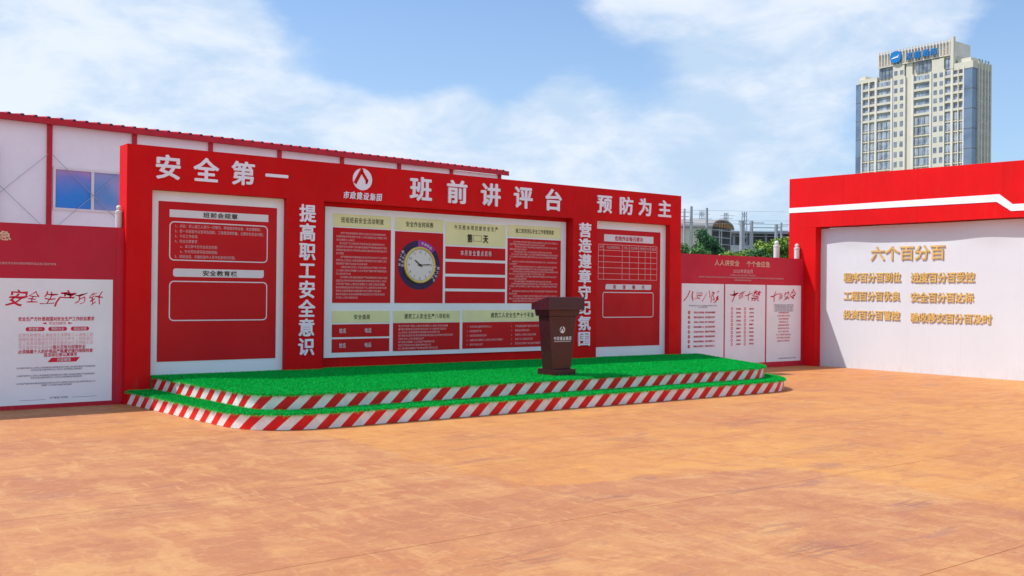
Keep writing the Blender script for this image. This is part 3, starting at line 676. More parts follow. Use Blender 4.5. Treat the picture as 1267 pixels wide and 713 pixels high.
q.prism([(-1.0, .625), (-.63, .625), (-.58, .685), (-.95, .685)][::1], .010, .007, lambda p, w: fs.p(p[0], p[1], w)); line(q2, fs, '内容解读', -.79, .655, .045, .05, .012, .02, 0, True)
for i in range(4): line(q4, fs, filler(120 + i, 20 if i < 3 else 12), -1.37, .995 - i * .055, .048, .055, .009, .004)
line(q, fs, filler(124, 9), -.94 , .83, .048, .055, .009, .02); line(q, fs, filler(125, 20), -1.37, .775, .048, .055, .009, .02); line(q, fs, filler(126, 9), -1.05, .725, .048, .055, .009, .02)
for v, n_ in ((.555, 46), (.525, 30), (.45, 46), (.42, 30), (.345, 46), (.315, 18)): line(q3, fs, filler(int(v * 300), n_), -.88, v, .022, .026, .009, .008, 0, True)
line(q3, fs, filler(9, 8), -.85, .14, .03, .03, .009, .01, 0, True); slab(q3, fs, -1.35, -1.02, .118, .122, .007, .009); slab(q3, fs, -.68, -.35, .133, .137, .007, .009)
q.build('lettering', 'red_ink', EL); q2.build('lettering', 'white_print', EL); q3.build('small_print', 'grey_ink', EL); q4.build('small_print', 'pink_print', EL)

# posts with ball caps behind the boards
def cap_post(x, y, top, rad, label):
    P_ = thing('capped_post', label, 'post', (x, y, 0), group='round capped posts behind the boards')
    q = MB(); q.lathe([(rad, 0), (rad, top - .17)], (x, y, 0), 14); q.build('shaft', 'post', P_, smooth=False)
    q = MB(); q.lathe([(rad*1.12, 0), (rad*1.12, .03), (rad*.5, .045), (rad*.45, .06)], (x, y, top - .17), 14); q.build('collar', 'post', P_)
    q = MB(); rb = rad * .78; q.lathe([(rb*math.sin(math.pi*i/8)+.001, -rb*math.cos(math.pi*i/8)) for i in range(9)], (x, y, top - .11 + rb*.5), 14); q.build('ball_cap', 'post', P_, smooth=True)
cap_post(-.052, .19, 2.88, .045, 'pale capped post between the stage backdrop and the left crimson board')
cap_post(14.93, .36, 2.94, .068, 'grey capped post against green bushes, left of the right red wall')
cap_post(15.53, .24, 2.90, .060, 'white capped post standing in front of the right red wall')

# ------------------------------------------------------------ right display wall
WX = 15.6
RW = thing('display_wall', 'large red framed white wall with gold characters on the right', 'wall', (15.8, -5, 0))
def topz(y): return 4.41 + .0145 * (y - .52)
q = MB(); y0, y1 = -12.0, .52
q.add([(WX, y1, 3.235), (WX, y0, 3.20), (WX, y0, topz(y0)), (WX, y1, topz(y1)), (WX+.55, y1, 3.235), (WX+.55, y0, 3.20), (WX+.55, y0, topz(y0)), (WX+.55, y1, topz(y1))],
      [(0,3,2,1),(4,5,6,7),(0,1,5,4),(3,7,6,2),(0,4,7,3),(1,2,6,5)]); q.build('header_beam', 'red', RW)
q = MB(); q.add([(WX,-.23,0),(WX+.55,-.23,0),(WX+.55,.52,0),(WX,.52,0),(WX,-.23,3.2302),(WX+.55,-.23,3.2302),(WX+.55,.52,3.235),(WX,.52,3.235)],[(3,2,1,0),(4,5,6,7),(0,1,5,4),(1,2,6,5),(2,3,7,6),(3,0,4,7)]); q.build('pillar', 'red', RW)
q = MB(); q.box(WX, WX+.55, -12.0, -11.3, 0, 3.195); q.build('pillar', 'red', RW, bevel=.005)
# white infill with a very slight waviness of its sheets
q = MB(); ny, nz = 90, 24
v = []; rn = random.Random(4)
for j in range(nz + 1):
    for i in range(ny + 1):
        y = -.232 - i * (11.066 / ny); z = .0 + j * (3.20 / nz)
        tw = min(1, max(0, (z - 2.72) / .25)); v.append((15.80 + (.002 + .022 * tw) * math.sin(y * 1.9 + .5) + (.001 + .008 * tw) * math.sin(y * 3.9 + z * .7), y, z))
q.add(v, [(j*(ny+1)+i, (j+1)*(ny+1)+i, (j+1)*(ny+1)+i+1, j*(ny+1)+i+1) for j in range(nz) for i in range(ny)])
b0 = q.n; q.build('white_panel', 'white_wall', RW, smooth=True)
q = MB(); q.box(15.84, 16.1, -11.298, -.232, 0, 3.195); q.build('backing', 'white_board', RW)
# white stripe: level, then a step down
fw = face_west(WX)
q = MB()
top = [(-.52, 3.715), (4.55, 3.695), (4.82, 3.48), (7.0, 3.465), (7.27, 3.68), (12.0, 3.66)]; bot = [(-.52, 3.60), (4.50, 3.545), (4.79, 3.345), (7.03, 3.33), (7.32, 3.53), (12.0, 3.51)]
for i in range(5): q.prism([bot[i], bot[i+1], top[i+1], top[i]], .008, .001, lambda p, w: fw.p(p[0], p[1], w))
q.build('white_stripe', 'letter_white', RW)
fg = face_west(15.796)
def gold(s_, u0, u1, v, h, bold):
    n_ = len(s_); pt = (u1 - u0) / n_
    raised([(c, u0 + (i + .5) * pt, v) for i, c in enumerate(s_)], pt * 1.04, h, RW, fg, bold, .007, ['gold', 'gold_side'], 'gold_letter', 1)
gold('六个百分百', 1.55, 3.32, 2.585, .33, .022)
gold('程序百分百到位', .86, 2.30, 2.06, .225, .034); gold('进度百分百受控', 2.53, 3.96, 2.05, .225, .034)
gold('工程百分百优良', .86, 2.28, 1.645, .215, .034); gold('安全百分百达标', 2.53, 3.94, 1.63, .215, .034)
gold('投资百分百管控', .86, 2.28, 1.22, .21, .034); gold('验收移交百分百及时', 2.53, 4.32, 1.195, .21, .034)

# ------------------------------------------------------------ stepped stage with turf
def chaikin_corner(pts):           # pts: (x, y, radius) ; returns rounded polyline (open)
    out = [Vector(pts[0][:2])]
    for i in range(1, len(pts) - 1):
        P0, P1, P2 = (Vector(pts[k][:2]) for k in (i - 1, i, i + 1)); rr = pts[i][2]
        a = P1 + (P0 - P1).normalized() * rr; c = P1 + (P2 - P1).normalized() * rr
        for j in range(11):
            t = j / 10; out.append(a * (1-t)**2 + P1 * 2*t*(1-t) + c * t**2)
    out.append(Vector(pts[-1][:2])); return out
LOW = chaikin_corner([(.04, -.004, 0), (.30, -3.80, .9), (10.15, -3.80, .8), (12.05, -.004, 0)])
UPP = chaikin_corner([(.40, -.004, 0), (.60, -3.42, .6), (10.08, -3.42, .8), (11.85, -.004, 0)])
ST = thing('stage', 'two step stage with green artificial turf and red white striped edges', 'stage', (5.8, -1.9, 0))
def deck(poly, z0, z1, name):
    q = MB(); pl = [tuple(p) for p in poly]; q.prism(pl, z0, z1, lambda p, z: (p[0], p[1], z)); return q.build(name, 'under', ST)
Z1, Z2 = .175, .366
deck(LOW, 0, Z1, 'lower_deck'); deck(UPP, Z1, Z2, 'upper_deck')
# recess floor under the back boards is closed by the board's own base; striped skirts
def along(path):
    L = [0]
    for a, b_ in zip(path, path[1:]): L.append(L[-1] + (b_ - a).length)
    def at(s):
        s = max(0, min(L[-1] - 1e-6, s)); i = 0
        while L[i+1] < s: i += 1
        t = (s - L[i]) / (L[i+1] - L[i]); d = (path[i+1] - path[i]).normalized()
        p = path[i].lerp(path[i+1], t); return p, Vector((d.y, -d.x))
    return L[-1], at
def skirt(path, z0, z1, per, slant, off):
    L, at = along(path)
    q = MB(); k = -2; nc, nr = 5, 4
    while k * per / 2 < L + slant:
        s0 = k * per / 2
        v = []
        for j in range(nr + 1):
            for i in range(nc + 1):
                s = s0 + per / 2 * i / nc + slant * j / nr; p, nn = at(s); nn = -nn if nn.dot(Vector((5.8, -1.0)) - p) > 0 else nn
                p = p + nn * off; v.append((p.x, p.y, z0 + (z1 - z0) * j / nr))
        q.add(v, [(j*(nc+1)+i, j*(nc+1)+i+1, (j+1)*(nc+1)+i+1, (j+1)*(nc+1)+i) for j in range(nr) for i in range(nc)], k % 2); k += 1
    o = q.build('striped_skirt', ['step_white', 'step_red'], ST); return o
skirt(LOW, .004, Z1 + .006, .315, .19, .006); skirt(UPP, Z1 + .006, Z2 + .006, .315, .20, .006)
# turf: backing sheet with thickness + blades
def turf(poly, z, hole=None, edge=True):
    pl = [tuple(p) for p in poly]
    out = []
    c = Vector((5.8, -1.0))
    for i, p in enumerate(poly):
        d = (c - p).normalized(); out.append((p.x - d.x * .02 if edge and 0 < i < len(poly) - 1 else p.x, p.y - d.y * .02 if edge and 0 < i < len(poly)-1 else p.y))
    q = MB(); q.prism(out, z, z + .014, lambda p, zz: (p[0], p[1], zz)); q.build('turf_sheet', 'turf_base', ST)
    xs = np.array([p[0] for p in out]); ys = np.array([p[1] for p in out])
    dens = 4500; x0, x1, yy0, yy1 = xs.min(), xs.max(), ys.min(), ys.max()
    n = int((x1 - x0) * (yy1 - yy0) * dens); px = RNG.uniform(x0, x1, n); py = RNG.uniform(yy0, yy1, n)
    def inside(PX, PY, XS, YS):
        c_ = np.zeros(len(PX), bool); j = len(XS) - 1
        for i in range(len(XS)):
            cond = ((YS[i] > PY) != (YS[j] > PY)) & (PX < (XS[j]-XS[i]) * (PY-YS[i]) / (YS[j]-YS[i] + 1e-12) + XS[i]); c_ ^= cond; j = i
        return c_
    keep = inside(px, py, xs, ys)
    if hole is not None:
        hx = np.array([p.x for p in hole]); hy = np.array([p.y for p in hole]); keep &= ~inside(px, py, hx, hy)
    px, py = px[keep], py[keep]; lean = RNG.normal(0, .35, (len(px), 2)); hh = RNG.uniform(.010, .024, len(px)); bx, by, bz = px, py, np.full(len(px), z + .012)
    tx, ty, tz = px + lean[:, 0] * hh, py + lean[:, 1] * hh, bz + hh
    # fringe hanging over the edge
    L, at = along(poly); ne = int(L * 900) if edge else 8; E_ = []
    for s in RNG.uniform(0, L, ne):
        p, nn = at(s); nn = -nn if nn.dot(c - p) > 0 else nn; E_.append((p.x + nn.x * .02, p.y + nn.y * .02, nn.x, nn.y))
    E_ = np.array(E_); eh = RNG.uniform(.012, .045, ne) if edge else RNG.uniform(.002, .004, ne); dz = RNG.uniform(-1.0, .5, ne)
    ez = z + RNG.uniform(-.004, .016, ne)
    bx = np.concatenate([bx, E_[:, 0]]); by = np.concatenate([by, E_[:, 1]]); bz = np.concatenate([bz, ez])
    tx = np.concatenate([tx, E_[:, 0] + E_[:, 2] * eh * .7 + RNG.normal(0, .01, ne)]); ty = np.concatenate([ty, E_[:, 1] + E_[:, 3] * eh * .7 + RNG.normal(0, .01, ne)]); tz = np.concatenate([tz, ez + eh * dz])
    N_ = len(bx); an = RNG.uniform(0, 2 * np.pi, N_); wd = RNG.uniform(.0025, .005, N_)
    V = np.empty((N_, 3, 3)); V[:, 0] = np.stack([bx - np.cos(an)*wd, by - np.sin(an)*wd, bz], 1); V[:, 1] = np.stack([bx + np.cos(an)*wd, by + np.sin(an)*wd, bz], 1); V[:, 2] = np.stack([tx, ty, tz], 1)
    V -= np.array(WORG[ST.name])
    me = bpy.data.meshes.new('turf_blades'); me.vertices.add(3 * N_); me.vertices.foreach_set('co', V.ravel())
    me.loops.add(3 * N_); me.loops.foreach_set('vertex_index', np.arange(3 * N_, dtype=np.int32))
    me.polygons.add(N_); me.polygons.foreach_set('loop_start', np.arange(0, 3 * N_, 3, dtype=np.int32)); me.update(calc_edges=True)
    me.materials.append(M['turf']); o = bpy.data.objects.new('turf_blades', me); COL.objects.link(o); o.parent = ST; o['kind'] = 'stuff'
for a, b_, y in ((.36, 2.44, .095), (3.08, 8.34, .195), (8.96, 10.99, .115)):
    q = MB(); q.box(a + .002, b_ - .002, -.003, y, .2, Z2 + .005); q.build('recess_deck', 'under', ST)
    turf([Vector((a + .004, -.004)), Vector((b_ - .004, -.004)), Vector((b_ - .004, y)), Vector((a + .004, y))], Z2 + .006, edge=False)
turf(UPP, Z2 + .006); turf(LOW, Z1 + .006, hole=UPP)

# ------------------------------------------------------------ lectern
LC = thing('lectern', 'maroon wooden lectern with white emblem standing on the green stage', 'lectern', (5.62, -2.78, .37))
zb = .384
q = MB(); q.box(5.42, 5.83, -2.99, -2.56, zb, zb + .095); q.build('base', 'wood', LC, bevel=.008)
q = MB(); zt = 1.285
def frus(mb, x0, x1, y0, y1, X0, X1, Y0, Y1, z0, z1):
    mb.add([(x0,y0,z0),(x1,y0,z0),(x1,y1,z0),(x0,y1,z0),(X0,Y0,z1),(X1,Y0,z1),(X1,Y1,z1),(X0,Y1,z1)], [(3,2,1,0),(4,5,6,7),(0,1,5,4),(1,2,6,5),(2,3,7,6),(3,0,4,7)])
frus(q, 5.435, 5.805, -2.90, -2.66, 5.35, 5.89, -2.92, -2.66, zb + .095, zt); q.build('column', 'wood', LC, bevel=.006)
q = MB(); frus(q, 5.325, 5.915, -2.955, -2.62, 5.315, 5.925, -2.96, -2.61, zt, zt + .095); q.build('neck_board', 'wood', LC, bevel=.005)
q = MB()   # head: upright front, top sloping down towards the speaker
prof = [(-3.0, zt + .095), (-3.0, 1.575), (-2.97, 1.578), (-2.58, 1.475), (-2.58, zt + .095)]
q.prism(prof, 5.275, 5.985, lambda p, x: (x, p[0], p[1])); q.build('head', 'wood', LC, bevel=.006)
q = MB()
def sz(y): return 1.578 - (y + 2.97) * .264
q.prism([(-2.90, sz(-2.90) + .001), (-2.90, sz(-2.90) + .010), (-2.62, sz(-2.62) + .010), (-2.62, sz(-2.62) + .001)], 5.33, 5.93, lambda p, x: (x, p[0], p[1])); q.build('reading_board', 'wood', LC)
q = MB(); q.box(5.33, 5.93, -2.613, -2.595, sz(-2.60), sz(-2.60) + .025); q.build('book_lip', 'wood', LC)
# emblem and name on the sloping front (front leans out slightly)
lean = math.atan2(.02, zt - zb - .095)
ff = Frame((0, -2.90, zb + .095), (1, 0, 0), (0, -math.sin(lean), math.cos(lean)), (0, -math.cos(lean), -math.sin(lean)))
emblem(ff, 5.615, .60, .052, -.010, LC, 'white_print', 'wood')
q = MB(); line(q, ff, '市政建设集团', 5.62, .468, .056, .062, .003, .03, .004, True); slab(q, ff, 5.455, 5.785, .418, .424, 0, .003); q.build('lettering', 'white_print', LC)

# ------------------------------------------------------------ prefab site building
HX, HY, HA = .961, 8.492, .07682
PH = thing('site_building', 'long white two storey prefabricated site building with red posts and red roof edge', 'building', (HX, HY, 0), HA)
BAY = 1.82; n0, n1 = -6, 7; HT = 5.14
def hb(mb, x0, x1, y0, y1, z0, z1, mi=0): mb.box(x0, x1, y0, y1, z0, z1, mi)
mats_ = {}
for n_ in range(n0, n1):
    xa, xb = n_ * BAY + .05, (n_ + 1) * BAY - .05
    hasw = n_ % 2 == 0
    for lv, (za, zb_) in enumerate(((.1, 2.65), (2.75, HT - .02))):
        wz0, wz1 = za + .58, za + 1.46
        q = MB()
        if hasw:
            wx0, wx1 = n_ * BAY + .08, n_ * BAY + 1.74
            hb(q, xa, xb, .02, .09, za, wz0 - .02); hb(q, xa, xb, .02, .09, wz1 + .02, zb_)
            hb(q, xa, wx0, .021, .089, wz0 - .02, wz1 + .02); hb(q, wx1, xb, .021, .089, wz0 - .02, wz1 + .02)
        else:
            hb(q, xa, xb, .02, .09, za, zb_)
        q.build('wall_panel', 'house_wall', PH, local=True)
        if hasw:
            q = MB(); t = .05
            hb(q, wx0, wx1, -.012, .07, wz0 - .02, wz0 + t - .02); hb(q, wx0, wx1, -.012, .07, wz1 - t + .02, wz1 + .02)
            hb(q, wx0, wx0 + t, -.011, .069, wz0 + t - .02, wz1 - t + .02); hb(q, wx1 - t, wx1, -.011, .069, wz0 + t - .02, wz1 - t + .02)
            mid_ = (wx0 + wx1) / 2; hb(q, mid_ - .03, mid_ + .03, -.010, .068, wz0 + t - .02, wz1 - t + .02)
            wf = q.build('window', 'pvc', PH, local=True)
            for a, b_, gm in ((wx0 + t, mid_ - .03, 'pane_reflection'), (mid_ + .03, wx1 - t, 'pane_reflection_pale')):
                q = MB(); hb(q, a, b_, .018, .026, wz0 + t - .02, wz1 - t + .02); q.build('pane', gm, wf, local=True)
for n_ in range(n0, n1 + 1):
    q = MB(); hb(q, n_ * BAY - .05, n_ * BAY + .05, -.03, .06, 0, HT); q.build('post', 'house_red', PH, local=True)
q = MB(); hb(q, n0 * BAY - .05, n1 * BAY + .05, -.028, .05, 2.652, 2.748); q.build('floor_beam', 'house_red', PH, local=True)
# bracing rods crossing in each bay
for n_ in range(n0, n1):
    for za, zb_ in ((4.47, 2.86), (2.86, 4.47)):
        q = MB(); q.tube([(n_ * BAY + .05, -.05, za), ((n_ + 1) * BAY - .05, -.05, zb_)], .006, 6); q.build('bracing_rod', 'cable', PH, local=True)
# end walls, back wall, roof
q = MB(); hb(q, n1 * BAY - .02, n1 * BAY + .04, .06, 6.0, 0, HT); hb(q, n0 * BAY - .04, n0 * BAY + .02, .06, 6.0, 0, HT); hb(q, n0 * BAY + .02, n1 * BAY - .02, 5.94, 6.0, 0, HT); q.build('rear_wall', 'house_wall', PH, local=True)
q = MB(); xa, xb = n0 * BAY - .25, n1 * BAY + .25
ridge = HT + .12 + .33
for sgn, ya, yb in ((1, -.13, 3.0), (-1, 6.13, 3.0)):
    v = [(xa, ya, HT + .05), (xb, ya, HT + .05), (xb, yb, ridge - .03), (xa, yb, ridge - .03), (xa, ya, HT + .085), (xb, ya, HT + .085), (xb, yb, ridge), (xa, yb, ridge)]
    q.add(v, [(3,2,1,0),(4,5,6,7),(0,1,5,4),(1,2,6,5),(2,3,7,6),(3,0,4,7)] if sgn > 0 else [(0,1,2,3),(7,6,5,4),(4,5,1,0),(5,6,2,1),(6,7,3,2),(7,4,0,3)])
rf = q.build('roof', 'house_red', PH, local=True)
q = MB(); hb(q, xa, xb, -.145, -.13, HT - .035, HT + .10); q.build('fascia', 'house_red', rf, local=True)
x = xa + .1; rib = None
while x < xb:
    if rib is None:
        q = MB(); q.add([(-.045, -.15, HT + .08), (.045, -.15, HT + .08), (.028, -.15, HT + .125), (-.028, -.15, HT + .125), (-.045, 3.0, ridge - .005), (.045, 3.0, ridge - .005), (.028, 3.0, ridge + .04), (-.028, 3.0, ridge + .04)],
                        [(0,1,2,3)], 1); q.add(q.V[:8], [(1,5,6,2),(2,6,7,3),(3,7,4,0),(4,7,6,5)], 0)
        rib = q.build('roof_rib', ['house_red', 'rib_end_shade'], rf, local=True); rib.location = (x, 0, 0)
    else:
        c = rib.copy(); COL.objects.link(c); c.parent = rf; c.location = (x, 0, 0)
    x += .262
q = MB(); q.tube([(-1.06, -.09, 0), (-1.06, -.09, 4.55)], .045, 10); q.build('downpipe', 'cable', PH, local=True)

# ------------------------------------------------------------ tower
TX = 325.0
TW = thing('tower_block', 'tall cream high rise with blue glass corners and blue hotel sign on its roof', 'tower', (TX + 12, 185, 0))
def tb(name, mat, *bx):
    q = MB()
    for b_ in bx: q.box(*b_)
    return q.build(name, mat, TW)
DP = 11.0
tb('core', 'tower_wall', (TX + .9, TX + 12, 164.6, 206.4, 0, 79.3))
core2 = tb('upper_core', 'tower_wall', (TX + 1.2, TX + 12, 169.5, 198.1, 79.3, 84.4))
# floor levels
ZL = [81.2, 77.9, 75.0, 72.1, 69.3, 66.4, 63.0, 59.5, 55.8, 52.2, 48.7] + [48.7 - 3.55 * i for i in range(1, 13)]
def piers(name, mat, cols, z0, z1, x0, x1):
    for a, b_ in cols: tb(name, mat, (x0, x1, a, b_, z0, z1))
# cream piers proud of the facade  (y from the right-hand end to the left)
piers('pier', 'tower_fin', [(204.1, 204.7), (201.3, 201.7), (198.3, 199.1), (192.0, 192.7), (187.0, 187.5), (183.8, 184.6), (177.1, 177.8), (172.3, 172.7), (169.3, 170.1), (165.3, 165.8), (167.3, 167.6)], 0, 79.6, TX, TX + .9)
tb('solid_bay', 'tower_wall', (TX + .25, TX + .9, 187.5, 192.0, 0, 84.45), ); tb('solid_bay', 'tower_wall', (TX + .25, TX + .9, 172.7, 177.1, 0, 83.6))
tb('groove', 'tower_wall', (TX + .6, TX + .895, 184.6, 187.0, 0, 84.0)); 
# windows: shared meshes
wm = {}
def win(y0, y1, z0, z1, mat, xf=TX + .2, frame=True):
    w_, h_ = round(y1 - y0, 2), round(z1 - z0, 2); key = (w_, h_, mat)
    if key not in wm:
        q = MB(); q.box(0, .12, 0, w_, 0, h_, 0)
        me = bpy.data.meshes.new('window'); me.from_pydata(q.V, [], q.F); me.materials.append(M[mat]); wm[key] = me
    o = bpy.data.objects.new('window', wm[key]); COL.objects.link(o); o.parent = TW
    org = WORG[TW.name]; o.location = (xf - org[0], y0 - org[1], z0 - org[2]); return o
for k, z in enumerate(ZL[:15]):
    h = 1.55 if k < 6 else 1.9
    for a in (190.2, 187.9): win(a, a + 1.25, z - h / 2, z + h / 2, 'glass_dark')
    if k > 0:
        for a in (175.2, 173.0): win(a, a + 1.25, z - h / 2, z + h / 2, 'glass_dark')
# balcony stacks: slabs with glass between
bays = [(201.7, 204.1), (199.1, 201.3), (196.6, 198.2), (194.6, 196.4), (192.7, 194.4), (182.1, 183.7), (179.9, 181.9), (177.8, 179.7), (170.2, 172.2), (167.6, 169.2), (165.8, 167.2)]
for k, z in enumerate(ZL[:15]):
    fh = 2.9 if k < 6 else 3.55
    for bi, (a, b_) in enumerate(bays):
        if k == 0: continue
        mat = 'glass_far' if (k >= 5 or bi % 3 != 1) else 'glass_dark'
        if k >= 6 and bi in (5, 6) and k == 7: mat = 'glass_dark'
        win(a + .05, b_ - .05, z - fh * .30, z + fh * .36, mat, TX + .45 if k >= 6 else TX + .7)
    # parapet slabs
for k, z in enumerate(ZL[:16]):
    fh = 2.9 if k < 6 else 3.55
    if k == 0: continue
    for a, b_ in ((199.1, 204.1), (192.7, 198.3), (177.8, 183.8), (165.8, 172.3)):
        xo = .12 if k < 6 else .30
        q = MB(); q.box(TX + xo, TX + .9, a + .02, b_ - .02, z - fh * .5, z - fh * .5 + (.8 if k < 6 else .4)); q.build('balcony_parapet', 'tower_wall', TW)
for a, b_ in bays:
    q = MB(); q.box(TX + .38, TX + .5, (a + b_) / 2 - .06, (a + b_) / 2 + .06, 20, 64.5); q.build('mullion', 'tower_fin', TW)
# blue glass corners with dark floor lines
for a, b_, top_ in ((204.7, 206.7, 79.4), (162.4, 165.3, 78.6)):
    z = top_
    while z > 20:
        tb('corner_glass', 'glass_blue', (TX - .1, TX + 3.0, a, b_, z - 6.7, z - .25)); tb('corner_band', 'tower_dark', (TX - .15, TX + 3.05, a - .04, b_ + .04, z - .25, z)); z -= 6.7
# large upper windows
for a, b_ in ((192.3, 197.9), (177.7, 183.6)):
    for i in range(4):
        w_ = (b_ - a) / 4; win(a + i * w_ + .12, a + (i + 1) * w_ - .12, 80.0, 83.9, 'glass_dark', TX + .7)
for i in range(2): win(170.2 + i * 1.2, 171.2 + i * 1.2, 79.6, 83.2, 'glass_far', TX + .7)
# crown with vertical fins
tb('crown_wall', 'tower_fin', (TX + .9, TX + 1.2, 169.6, 197.6, 84.4, 88.6)); tb('crown_wall', 'tower_fin', (TX + 1.2, TX + 11.5, 169.4, 169.9, 84.0, 88.9))
tb('crown_wall', 'tower_grey', (TX + 11.2, TX + 11.6, 169.9, 198, 84.4, 88.5)); tb('crown_wall', 'tower_fin', (TX + 1.2, TX + 11.2, 197.3, 197.7, 84.4, 89.0))
y = 169.5
while y < 197.8: tb('crown_fin', 'tower_fin', (TX, TX + .9, y - .13, y + .13, 84.2, 89.6)); y += 1.17
tb('crown_rail', 'tower_fin', (TX + .05, TX + .8, 169.4, 197.8, 84.0, 84.3), (TX + .05, TX + .8, 169.4, 197.8, 88.75, 88.95))
tb('corner_column', 'tower_wall', (TX - .1, TX + 1.2, 169.1, 170.2, 79.3, 90.2))
# lower shoulders
tb('shoulder', 'tower_wall', (TX + .2, TX + 6, 198.3, 206.0, 79.6, 81.0), (TX + 1, TX + 5, 203.5, 205.9, 81.0, 82.3))
tb('shoulder', 'tower_wall', (TX + .1, TX + 11.5, 162.3, 169.1, 78.6, 80.9), (TX + 2, TX + 9, 164.0, 168.8, 80.9, 82.6))
# side face (towards the reader's right), vertical strips
tb('side_wing', 'tower_grey', (TX + 3.0, TX + 11.6, 162.5, 166, 0, 80.6))
for i, (a, b_) in enumerate(((3.3, 3.9), (5.1, 5.7), (7.2, 7.9), (9.3, 9.9), (11.0, 11.7))): tb('side_pier', 'tower_fin' if i % 2 else 'tower_wall', (TX + a, TX + b_, 161.9, 162.5, 0, 81.0))
wm2 = None
for k, z in enumerate(ZL[:15]):
    for a in (4.05, 6.0, 8.15, 10.1):
        q = None
        if wm2 is None:
            q = MB(); q.box(0, .8, 0, .15, 0, 1.7); wm2 = bpy.data.meshes.new('window'); wm2.from_pydata(q.V, [], q.F); wm2.materials.append(M['glass_dark'])
        o = bpy.data.objects.new('window', wm2); COL.objects.link(o); o.parent = TW; org = WORG[TW.name]; o.location = (TX + a - org[0], 162.38 - org[1], z - .85 - org[2])
# roof sign
ft = face_west(TX - .15)
SG = thing('roof_sign', 'blue roof sign with white running animal disc and four blue characters', 'sign', (TX - .2, 183, 84.4))
q = MB(); q.prism(rounded(-192.6, -188.3, 84.75, 88.95, 1.9), .5, 0, lambda p, w: ft.p(p[0], p[1], w)); q.build('sign_disc', 'sign_blue', SG)
q = MB(); c0, c1 = -190.4, 86.8      # small leaping animal silhouette
an = [(-1.5, -.35), (-.9, -.15), (-.5, .05), (.5, .1), (.95, .35), (1.5, .75), (1.2, .3), (.9, -.05), (1.3, -.25), (.6, -.3), (.1, -.3), (-.5, -.45), (-1.0, -.5), (-1.6, -.6)]
q.prism([(c0 + a, c1 + b_) for a, b_ in an], .6, .505, lambda p, w: ft.p(p[0], p[1], w)); q.build('sign_figure', 'letter_white', SG)
for i, c in enumerate('汉庭酒店'):
    q = MB(); put(q, ft, c, -185.3 + i * 3.1, 86.3, 2.6, 2.5, .5, .03, .25); q.build('letter', 'sign_blue', SG)
for y in (192, 189, 185.2, 182, 178.9, 175.7): q = MB(); q.tube([(TX - .15, y, 85.5), (TX + .02, y, 85.5)], .08, 6); q.build('bracket', 'steel_far', SG)

# ------------------------------------------------------------ background in the gap
# arched shed: gable seen obliquely
SH = thing('arched_shed', 'old cream industrial shed with brown arched gable behind the bushes', 'shed', (87.1, 66.1, 0))
A0 = Vector((87.1, 66.1, 0)); dg_ = Vector((92.47 - 87.1, 67.64 - 66.1, 0)).normalized() ; W_ = 5.6
dw = Vector((-.79, .61, 0)).normalized()       # along the side wall, away to the left
def sp(a, b_, z): return tuple(A0 + dg_ * a + dw * b_ + Vector((0, 0, z)))
q = MB(); q.add([sp(0,0,0), sp(0,26,0), sp(0,26,9.5), sp(0,0,9.5), sp(.3,0,0), sp(.3,26,0), sp(.3,26,9.5), sp(.3,0,9.5)], [(0,3,2,1),(4,5,6,7),(0,1,5,4),(3,7,6,2),(0,4,7,3),(1,2,6,5)]); q.build('side_wall', 'shed_wall', SH)
q = MB(); q.add([sp(W_,0,0), sp(W_,26,0), sp(W_,26,9.5), sp(W_,0,9.5), sp(W_-.3,0,0), sp(W_-.3,26,0), sp(W_-.3,26,9.5), sp(W_-.3,0,9.5)], [(0,1,2,3),(7,6,5,4),(0,4,5,1),(3,2,6,7),(0,3,7,4),(1,5,6,2)]); q.build('side_wall', 'shed_dark', SH)  # far wall coloured dark for the shade inside the shed
arc = [(W_ / 2 - (W_ / 2 + .25) * math.cos(math.pi * i / 14), 9.5 + 1.0 * math.sin(math.pi * i / 14)) for i in range(15)]
q = MB(); v = [sp(a, -.3, z) for a, z in arc] + [sp(a, 26, z) for a, z in arc] + [sp(a, -.3, z + .15) for a, z in arc] + [sp(a, 26, z + .15) for a, z in arc]
q.add(v, [(30+i, 31+i, 46+i, 45+i) for i in range(14)] + [(i+1, i, 15+i, 16+i) for i in range(14)] + [(i, i+1, 31+i, 30+i) for i in range(14)]); q.build('arched_roof', 'shed_roof', SH)
q = MB(); q.add([sp(a, .05, z - .02) for a, z in arc[1:-1]] + [sp(a, .2, z - .02) for a, z in arc[1:-1]], [tuple(range(13)), tuple(range(25, 12, -1))]); q.build('gable_cladding', 'shed_rust', SH)
q = MB()
for i in range(1, 8): q.add([sp(W_*i/8 + d, e, z) for e in (-.02, .04) for d, z in ((-.05, 9.35), (.05, 9.35), (.05, 9.5 + 0.9*math.sin(math.pi*i/8)), (-.05, 9.5 + 0.9*math.sin(math.pi*i/8)))], [(0,1,2,3),(0,4,5,1),(1,5,6,2),(2,6,7,3),(3,7,4,0)])
q.build('gable_batten', 'shed_dark', SH)
q = MB(); q.add([sp(.3,1.2,0), sp(W_-.3,1.2,0), sp(W_-.3,1.2,9.45), sp(.3,1.2,9.45)], [(0,1,2,3)]); q.build('interior_shade_sheet', 'shed_dark', SH)  # dark sheet added to paint the shade behind the open gable
q = MB()
for a in (.15, 2.3, 2.9, W_-.15): q.tube([sp(a, 0, 0), sp(a, 0, 9.5)], .09, 6)
for z in (4.2, 7.7, 8.5, 9.35): q.tube([sp(.1, 0, z), sp(W_-.1, 0, z)], .05, 6)
q.build('steel_frame', 'via_light', SH)
